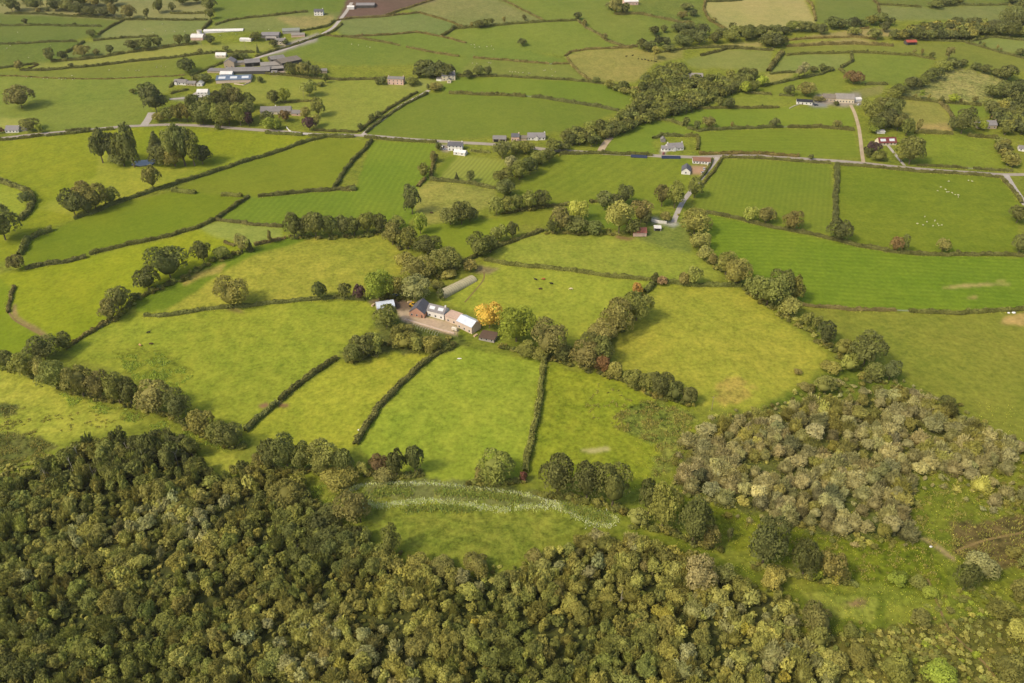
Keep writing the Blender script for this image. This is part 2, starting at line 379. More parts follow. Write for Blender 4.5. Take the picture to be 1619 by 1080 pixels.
    def cen(x, k): return math_(t, 'MULTIPLY', math_(t, 'SUBTRACT', x, .5), k)
    f = math_(t, 'ADD', cen(fine, 1.5), cen(midn, .9)); f = math_(t, 'MULTIPLY', f, at)
    f = math_(t, 'ADD', f, cen(big, .22))
    f = math_(t, 'ADD', f, math_(t, 'MULTIPLY', math_(t, 'MULTIPLY', math_(t, 'SINE', math_(t, 'ADD', ap, cen(midn, 3.0))), asx), math_(t, 'MULTIPLY', midn, 1.5))); f = math_(t, 'ADD', f, 1.0)
    hue = math_(t, 'ADD', cen(big, 1.6), math_(t, 'MULTIPLY', cen(midn, 1.7), at)); hue = math_(t, 'ADD', hue, .5, True)
    mx = N(t, 'ShaderNodeMix', data_type='RGBA', blend_type='MIX'); t.links.new(hue, mx.inputs[0]); mx.inputs[6].default_value = (.88, 1.0, .88, 1); mx.inputs[7].default_value = (1.07, 1.0, 1.06, 1)
    vm = t.nodes.new('ShaderNodeVectorMath'); vm.operation = 'MULTIPLY'; t.links.new(ac, vm.inputs[0]); t.links.new(mx.outputs[2], vm.inputs[1])
    t.links.new(vmul(t, vm.outputs[0], f), b.inputs['Base Color']); b.inputs['Roughness'].default_value = .95; b.inputs['Specular IOR Level'].default_value = .05
    bp = N(t, 'ShaderNodeBump', Strength=.35, Distance=.5); t.links.new(math_(t, 'MULTIPLY', math_(t, 'ADD', fine, midn), at), bp.inputs['Height']); t.links.new(bp.outputs[0], b.inputs['Normal'])
    me = np_mesh('ground', V, F, [m], {'field_colour': ('FLOAT_COLOR', np.concatenate([col, np.ones((len(V), 1))], 1)), 'tussock': ('FLOAT', tuft), 'mowing': ('FLOAT', samp), 'swath': ('FLOAT', ph)}, smooth=True)
    tag(link('ground', me), 'rolling green pasture divided into many fields', kind='structure')
ground()

def strip(name, px, width, m, lift=.12, label=None):
    """a road or track laid over the land"""
    W = [P(*q) for q in px]; pl = []
    for a, b in zip(W[:-1], W[1:]):
        n = max(1, int((b-a).length/4))
        pl += [a.lerp(b, i/n) for i in range(n)]
    pl.append(W[-1]); pl = [Vector((p.x, p.y)) for p in pl]
    for _ in range(3): pl = [pl[0]]+[(pl[i-1]+pl[i]*2+pl[i+1])/4 for i in range(1, len(pl)-1)]+[pl[-1]]
    V = []; k = 5
    for i, p in enumerate(pl):
        d = (pl[min(i+1, len(pl)-1)]-pl[max(i-1, 0)]).normalized(); n = Vector((-d.y, d.x))
        for j in range(k):
            q = p+n*width*(j/(k-1)-.5); V.append((q.x, q.y, float(hz(q.x, q.y))+lift))
    F = [(i*k+j, i*k+j+1, (i+1)*k+j+1, (i+1)*k+j) for i in range(len(pl)-1) for j in range(k-1)]
    o = link(name, np_mesh(name, V, F, [m], smooth=True)); tag(o, label, kind='structure'); return o
ASPH = mat('worn_asphalt', (158, 146, 128), .9, .2, .5); LANE = mat('lane_asphalt', (172, 162, 148), .9, .2, .5); GRAV = mat('gravel_track', (176, 156, 124), .95, .3, .6); EARTH2 = mat('trodden_earth', (128, 108, 62), .95, .4, .8); EARTH = mat('earth_track', (128, 100, 66), .95, .3, .8)
strip('road', pts('-80,226 0,219 33,215 70,211.5 110,208 150,204.5 180,201.5 220,199 260,197 300,198 345,200.5 400,205 445,208 480,211.5 520,213.5 573,214 623,218 690,223 730,226 773,228 815,230 872,238 940,241.5 1000,244.5 1050,247.5 1100,249 1150,246.5 1220,246 1313,254 1360,257.5 1420,264 1500,271 1580,276 1700,276'), 5.5, ASPH, label='pale country road crossing the whole valley')
strip('lane', pts('556,4 548,18 538,31 527,44 508,55 487,64.5 460,75 430,85 405,92 390,98'), 4.5, LANE, .14, 'pale lane climbing past the farmyards')
strip('lane', pts('678,143 662,153 640,164 620,177 600,192 585,203 573,214'), 4.5, LANE, .14, 'straight lane rising to the two tall houses')
strip('farm_drive', pts('1345,166 1352,180 1358,202 1361,225 1363,243 1365,257'), 3.2, GRAV, .14, 'gravel drive up to the stone farmstead')
strip('lane', pts('1590,276 1603,298 1622,325'), 5, LANE, .14, 'side lane leaving the road junction')
strip('farm_track', pts('968,215 957,226 948,241'), 6, GRAV, .14, 'gravel track down from the glen wood')
strip('lane', pts('1135,249 1120,268 1098,295 1080,318 1070,338 1065,352'), 4, LANE, .14, 'shaded lane beside the courtyard house')
strip('lane', pts('240,178 234,190 227,199'), 7, LANE, .14, 'wide lane mouth at the pond crossroads')
strip('driveway', pts('268,157 300,155 316,143'), 4, LANE, .14, 'grey driveway to the white house')
strip('farm_track', pts('765,430 768,440 755,455 735,478'), 1.0, EARTH2, .1, 'worn tyre track beside the polytunnel')
strip('farm_track', pts('1466,915 1480,945 1500,1005 1540,1030 1565,1050 1580,1085'), 1.1, EARTH2, .1, 'winding brown track through the bog scrub')
strip('ditch', pts('1700,830 1600,845 1540,858 1512,872'), 1.2, EARTH2, .1, 'brown drain across the marsh')
strip('farm_track', pts('1395,220 1408,235 1424,255 1430,262'), 2.6, LANE, .14, 'garden drive of the red roofed bungalow')
strip('ditch', pts('14,494 16,503 30,511 48,520 66,530 84,537'), 1.3, EARTH2, .1, 'worn bank path curving through the bright green field')
wm, wt, wb = newmat('pond_water'); wb.inputs['Base Color'].default_value = (.10, .105, .095, 1); wb.inputs['Roughness'].default_value = .22; wb.inputs['Specular IOR Level'].default_value = .5
wp = [P(*q) for q in pts('208,262 212,256 224,250 238,248 246,251 247,257 240,262 222,264')]; wz = sum(p.z for p in wp)/len(wp)+.35
tag(MB().add([(p.x, p.y, wz) for p in wp]+[(p.x, p.y, wz-2) for p in wp], [tuple(range(7, -1, -1)) if False else tuple(range(8))]+[(i, (i+1) % 8, 8+(i+1) % 8, 8+i) for i in range(8)]).build('pond', wm), 'small pond hidden among tall trees', kind='structure')
# ---------------------------------------------------------------- foliage shapes (unit size: 1 wide, 1 high, standing on z = 0)
def ico(sub):
    bm = bmesh.new(); bmesh.ops.create_icosphere(bm, subdivisions=sub, radius=1.0)
    V = np.array([v.co[:] for v in bm.verts]); F = np.array([[v.index for v in f.verts] for f in bm.faces]); bm.free(); return V, F
_ICO = ico(2)
def leaves(Cn, Nn, size, rng, stretch=1.0):
    """one small quad per point, lying roughly across its normal"""
    n = len(Cn); d = Nn+rng.normal(0, .45, (n, 3)); d /= np.linalg.norm(d, axis=1)[:, None]
    a = np.cross(d, rng.normal(0, 1, (n, 3))); a /= np.linalg.norm(a, axis=1)[:, None]; b = np.cross(d, a)
    s = size*rng.uniform(.6, 1.35, n)[:, None]
    a = a*s; b = b*s*stretch*rng.uniform(.6, 1.1, n)[:, None]
    V = np.stack([Cn-a-b*.6, Cn+a-b, Cn+a*.8+b, Cn-a*.7+b*.9], 1).reshape(-1, 3)
    return V, np.arange(4*n).reshape(n, 4)
SHAPES = {  # centre height, half heights, lobes, lobe radius, shell, leaf stretch, trunk
    'r': (.46, (.43, .43, .44), 18, .20), 't': (.49, (.40, .40, .46), 18, .18), 'p': (.52, (.40, .40, .46), 26, .17),
    'b': (.42, (.40, .40, .40), 13, .20), 'w': (.52, (.40, .40, .42), 22, .16), 's': (.56, (.36, .36, .38), 12, .16), 'g': (.46, (.40, .40, .44), 24, .15)}
def crown_arrays(kind, seed, n, core=True):
    rng = np.random.default_rng(seed)
    if kind == 'c':                                            # conifer: tiers of drooping boughs
        z = rng.uniform(.06, 1, n)**.85; z = .06+.93*(1-np.sqrt(rng.uniform(0, 1, n))); r = (.47*(1-z)+.03)*(0.75+.25*np.sin(z*60)); r *= rng.uniform(.75, 1.05, n); a = rng.uniform(0, 6.283, n)
        Cn = np.stack([r*np.cos(a), r*np.sin(a), z], 1); Nn = np.stack([np.cos(a), np.sin(a), np.full(n, .5)], 1)
        V, F = leaves(Cn, Nn, 1.25/math.sqrt(n), rng); vary = np.repeat(rng.uniform(.25, .75, n), 4)
        iv, fi = _ICO; k = np.stack([iv[:, 0]*.33*(1-.5*(iv[:, 2]+1)), iv[:, 1]*.33*(1-.5*(iv[:, 2]+1)), .08+.40*(iv[:, 2]+1)], 1)
        return V, F, vary, k, fi
    if kind == 'g':                                            # many-stemmed willow: fine twigs fanning up and out from the root
        el = np.arcsin(rng.uniform(.05, 1, n)); az = rng.uniform(0, 6.283, n); lump = 1+.16*np.sin(az*3+seed)*np.cos(el*4)+.12*np.sin(az*7+el*9+seed)
        d = np.stack([np.cos(el)*np.cos(az), np.cos(el)*np.sin(az), np.sin(el)], 1); r = rng.uniform(.62, 1.05, n)**.7*lump
        Cn = d*np.array([.47, .47, .88])*r[:, None]; d2 = d+np.array([0, 0, .55])+rng.normal(0, .22, (n, 3)); d2 /= np.linalg.norm(d2, axis=1)[:, None]
        a = np.cross(d2, rng.normal(0, 1, (n, 3))); a /= np.linalg.norm(a, axis=1)[:, None]; s = 1.05/math.sqrt(n)*rng.uniform(.6, 1.3, n)[:, None]; a = a*s*.62; b = d2*s*1.9; Cn[:, 2] = np.maximum(Cn[:, 2], .02)
        V = np.stack([Cn-a-b, Cn+a-b, Cn+a*.7+b, Cn-a*.7+b], 1).reshape(-1, 3); F = np.arange(4*n).reshape(n, 4)
        vary = np.repeat(np.clip(.5+.28*np.sin(az*4+seed*2)*np.sin(el*5+1)+rng.normal(0, .2, n), 0, 1), 4)
        iv, fi = _ICO; k = iv*np.array([.36, .36, .36])+np.array([0, 0, .34]); return V, F, vary, k, fi
    cz, rad, nl, lr = SHAPES[kind]; rad = np.array(rad)
    d = rng.normal(0, 1, (nl, 3)); d[:, 2] = np.abs(d[:, 2])*1.1-.45; d /= np.linalg.norm(d, axis=1)[:, None]
    lc = d*rad*rng.uniform(.55, .85, nl)[:, None]+np.array([0, 0, cz]); lrad = lr*rng.uniform(.7, 1.3, nl)
    if kind == 'p': lc[:, 2] = rng.uniform(.12, .9, nl); rr = .34*np.sqrt(np.clip(1-((lc[:, 2]-.45)/.56)**2, .05, 1)); ang = rng.uniform(0, 6.28, nl); q = rng.uniform(.3, 1, nl); lc[:, 0] = rr*q*np.cos(ang); lc[:, 1] = rr*q*np.sin(ang)
    lv = rng.uniform(.12, .88, nl); out = []; m = 0
    area = lrad**2; cnt = np.maximum((n*1.5*area/area.sum()).astype(int), 8)
    Cs, Ns, vs = [], [], []
    for j in range(nl):
        e = rng.normal(0, 1, (cnt[j], 3)); e /= np.linalg.norm(e, axis=1)[:, None]; e[:, 2] = np.where(e[:, 2] < -.35, -e[:, 2], e[:, 2])
        p = lc[j]+e*lrad[j]*rng.uniform(.78, 1.10, cnt[j])[:, None]
        dd = np.linalg.norm(p[:, None]-lc[None], axis=2)/lrad[None]; dd[:, j] = 9
        keep = (dd.min(1) > .82) & (p[:, 2] > .02)
        Cs.append(p[keep]); Ns.append(e[keep]); vs.append(lv[j]*.6+.4*rng.uniform(0, 1, keep.sum()))
    Cn = np.concatenate(Cs); Nn = np.concatenate(Ns); vr = np.concatenate(vs)
    size = {'s': .9, 'g': .8}.get(kind, 1.12)/math.sqrt(n)
    if kind == 'g': Nn = Nn*np.array([1, 1, .35])
    V, F = leaves(Cn, Nn, size, rng, 1.7 if kind == 'g' else 1.0); vary = np.repeat(vr, 4)
    iv, fi = _ICO; wob = 1+.12*np.sin(iv[:, :1]*5+seed)*np.cos(iv[:, 1:2]*4)
    k = iv*wob*rad*(.66 if kind != 's' else .4)+np.array([0, 0, cz])
    return V, F, vary, k, fi
def crown_mesh(kind, seed, n, trunk=False):
    V, F, vary, kv, kf = crown_arrays(kind, seed, n)
    tri = np.concatenate([F[:, [0, 1, 2]], F[:, [0, 2, 3]], kf+len(V)]); VV = np.concatenate([V, kv]); va = np.concatenate([vary, np.full(len(kv), .42)])
    mi = np.zeros(len(tri), int); mats = [LEAF]
    if trunk:
        tv, tf = trunk_arrays(kind, seed); tri = np.concatenate([tri, tf+len(VV)]); VV = np.concatenate([VV, tv]); va = np.concatenate([va, np.zeros(len(tv))]); mi = np.concatenate([mi, np.ones(len(tf), int)]); mats.append(BARK)
    return np_mesh('crown_'+kind, VV, tri, mats, {'vary': ('FLOAT', va)}, mi)
def trunk_mb(kind, seed):
    rng = np.random.default_rng(seed+99); mb = MB(); h = {'p': .8, 'c': .6, 's': .62}.get(kind, .5)
    mb.tube([(0, 0, -.08), (.005, 0, .05), (.01, .01, h*.5), (0, 0, h)], [.05, .035, .028, .012], 6)
    for j in range(5):
        a = rng.uniform(0, 6.28); z0 = h*rng.uniform(.35, .75); l = rng.uniform(.2, .34)
        mb.tube([(0, 0, z0), (l*.5*math.cos(a), l*.5*math.sin(a), z0+l*.45), (l*math.cos(a), l*math.sin(a), z0+l*.8)], [.02, .013, .006], 5)
    return mb
def trunk_arrays(kind, seed):
    mb = trunk_mb(kind, seed); tf = []
    for f in mb.f:
        for i in range(1, len(f)-1): tf.append((f[0], f[i], f[i+1]))
    return np.array(mb.v), np.array(tf)
_PC = {}
def proto(kind, k, n, trunk):
    key = (kind, k, n, trunk)
    if key not in _PC: _PC[key] = crown_mesh(kind, 31*k+ord(kind)*7, n, trunk)
    return _PC[key]
_PT = {}
def proto_trunk(kind, k):
    if (kind, k) not in _PT: _PT[kind, k] = trunk_mb(kind, 31*k+ord(kind)*7).mesh('trunk', BARK)
    return _PT[kind, k]
COL = {'d': (74, 79, 42), 'm': (87, 92, 45), 'l': (108, 110, 58), 'o': (96, 96, 48), 'n': (94, 92, 51), 'g': (113, 112, 77), 'y': (124, 120, 52),
       'a': (141, 124, 58), 'r': (94, 80, 52), 'u': (58, 46, 46), 'e': (105, 107, 71), 'k': (68, 73, 42), 'v': (98, 108, 40)}
def leafcol(c, rng, j=.10):
    c = np.array(COL[c] if isinstance(c, str) else c, float)*(1+rng.normal(0, j)*.8)*np.array([1.03+rng.normal(0, .016), .985, .90+rng.normal(0, .025)])
    return tuple(alb(tuple(np.clip(c, 8, 250)), KL))
NAMES = {'c': 'conifer_tree', 'b': 'bush', 'p': 'poplar_tree', 'w': 'willow_tree', 'g': 'willow_shrub'}
def plant(p, wd, ht, kind, col, label=None, group=None, name=None, cat=None, pxw=20, seed=0):
    """one tree or bush at ground point p; near ones have crown and trunk as parts"""
    rng = np.random.default_rng(seed+int(abs(p.x)*13+p.y*7)); k = int(rng.integers(0, 4)); rz = float(rng.uniform(0, 6.28))
    name = name or NAMES.get(kind, 'tree'); cat = cat or ('bush' if kind in 'bg' else 'tree')
    n = 300 if pxw < 13 else (700 if pxw < 24 else (1500 if pxw < 40 else 2600))
    s = (wd*1.12, wd*1.12, ht*1.03); c = leafcol(col, rng)
    if kind in 'bg' or pxw < 14:
        o = link(name, proto(kind, k, n, kind not in 'bg')); o.location = p; o.rotation_euler = (0, 0, rz); o.scale = s; o.color = (*c, 1)
    else:
        o = empty(name, p, rz); a = link('crown', proto(kind, k, n, False), o); a.scale = s; a.color = (*c, 1)
        b = link('trunk', proto_trunk(kind, k), o); b.scale = (ht*.55, ht*.55, ht)
    tag(o, label, cat, group); return o
def at_foot(x, yb, wpx):
    """the ground point under a crown whose visible lower edge is at picture row yb"""
    p = P(x, yb); s = ppm(p); th = math.atan2(H_CAM-p.z, p.y)
    return P(x, yb-.16*wpx*math.sin(th))
def trees(table, group=None):
    for ln in table.strip().splitlines():
        q = ln.split('|'); x, yt, yb, wp, kind, col = q[0].split(); col = tuple(float(t) for t in col[1:-1].split(',')) if col[0] == '(' else col; x, yt, yb, wp = float(x), float(yt), float(yb), float(wp)
        lab = q[1].strip() if len(q) > 1 else None; gr = q[2].strip() if len(q) > 2 else group
        p = at_foot(x, yb, wp); plant(p, wp/ppm(p), max(1.2, hfor(p, yt)), kind, col, lab, gr, pxw=wp)

# ---------------------------------------------------------------- hedges
def hedge(px, h, wd, col, label, dens=3.2, lf=.42, group=None, name='hedge', ragged=.26):
    W = [P(*q) for q in px]; rng = np.random.default_rng(int(px[0][0]*3+px[0][1]*11)+5); Cn, Nn, vr = [], [], []
    tv, tf = [], []
    L = sum((b-a).length for a, b in zip(W[:-1], W[1:])); per = wd+2*h; n = int(L*per*dens/(lf/.42)**1.6)
    cum = np.cumsum([0]+[(b-a).length for a, b in zip(W[:-1], W[1:])])
    A = np.array([[p.x, p.y] for p in W]); ph = rng.uniform(0, 6.28, 6)
    def along(t):
        x = np.interp(t, cum, A[:, 0]); y = np.interp(t, cum, A[:, 1]); i = np.clip(np.searchsorted(cum, t, side='right')-1, 0, len(W)-2)
        d = A[i+1]-A[i]; d /= np.maximum(np.linalg.norm(d, axis=1)[:, None], 1e-6); return x, y, d
    def hh(t): return h*(1+ragged*(np.sin(t*.21+ph[0])+.8*np.sin(t*.53+ph[1])+.7*np.sin(t*1.13+ph[2]))*.6)
    def ww(t): return wd*(1+ragged*.7*(np.sin(t*.17+ph[3])+np.sin(t*.61+ph[4]))*.6)
    def sway(t): return .5*np.sin(t*.09+ph[5])+.3*np.sin(t*.33+ph[1])
    t = rng.uniform(0, cum[-1], n); x, y, d = along(t); nrm = np.stack([-d[:, 1], d[:, 0]], 1)
    a = rng.uniform(0, math.pi, n)                              # round the section from one foot over the top to the other
    cx = np.sign(np.cos(a))*np.abs(np.cos(a))**.6*.5*ww(t)+sway(t); cz = np.abs(np.sin(a))**.6*hh(t)*rng.uniform(.82, 1.12, n)
    X = x+nrm[:, 0]*cx; Y = y+nrm[:, 1]*cx; Z = hz(X, Y)+cz
    Cn = np.stack([X, Y, Z], 1); Nn = np.stack([nrm[:, 0]*np.cos(a), nrm[:, 1]*np.cos(a), np.sin(a)], 1)
    # taller shoots and small bushes that break the clipped line
    nb = max(1, int(L/5.5)); tb = np.sort(rng.uniform(0, cum[-1], nb)); xb, yb, db = along(tb); kk = 46 if lf < .45 else 26; rb = rng.uniform(.5, 1.1, nb)*wd*.5
    e = rng.normal(0, 1, (nb, kk, 3)); e /= np.linalg.norm(e, axis=2)[..., None]; e[..., 2] = np.abs(e[..., 2])
    sx = (xb+rng.normal(0, .3, nb))[:, None]+e[..., 0]*rb[:, None]; sy = (yb+rng.normal(0, .3, nb))[:, None]+e[..., 1]*rb[:, None]
    sz = hz(sx, sy)+(hh(tb)*rng.uniform(.45, .9, nb))[:, None]+e[..., 2]*(rb*rng.uniform(.7, 1.3, nb))[:, None]
    Cn = np.concatenate([Cn, np.stack([sx, sy, sz], 2).reshape(-1, 3)]); Nn = np.concatenate([Nn, e.reshape(-1, 3)]); vb = np.repeat(rng.uniform(.2, .9, nb), kk)*.6+.4*rng.uniform(0, 1, nb*kk)
    V, F = leaves(Cn, Nn, lf, rng); vr = np.repeat(np.concatenate([.55*rng.uniform(0, 1, n)+.45*(.5+.5*np.sin(t*.37+ph[2])), vb]), 4)
    m = max(2, int(cum[-1]/2.5)); ts = np.linspace(0, cum[-1], m+1); x, y, d = along(ts); nrm = np.stack([-d[:, 1], d[:, 0]], 1); K = []
    for j, (fx, fz) in enumerate(((-.42, -.3), (-.40, .62), (0, .88), (.40, .62), (.42, -.3))):
        ox = fx*ww(ts)+sway(ts); xx = x+nrm[:, 0]*ox; yy = y+nrm[:, 1]*ox; K.append(np.stack([xx, yy, hz(xx, yy)+fz*hh(ts)], 1))
    K = np.stack(K, 1).reshape(-1, 3); i = np.arange(m); q = np.concatenate([np.stack([i*5+j, i*5+j+1, (i+1)*5+j+1, (i+1)*5+j], 1) for j in range(4)])
    F = np.concatenate([F, q+len(V)]); V = np.concatenate([V, K]); va = np.concatenate([vr, np.full(len(K), .3)])
    o0 = W[0]; me = np_mesh(name, V-np.array(o0), F, [LEAF], {'vary': ('FLOAT', va)}); o = link(name, me); o.location = o0
    o.color = (*leafcol(col, rng, .05), 1); tag(o, label, 'hedge', group); return o
HB = {'d': (80, 83, 45), 'm': (92, 97, 50), 'n': (92, 88, 52), 'o': (104, 98, 50)}
HEDGE_LINES = []
def hedges(table):
    for ln in table.strip().splitlines():
        a, lab, px = ln.split('|'); h, wd, c = a.split(); px = pts(px); HEDGE_LINES.append(px); far = px[0][1] < 170
        hedge(px, float(h)*.95, float(wd)*.86, HB[c], lab.strip(), dens=2.6 if far else 3.6, lf=.5 if far else .36)
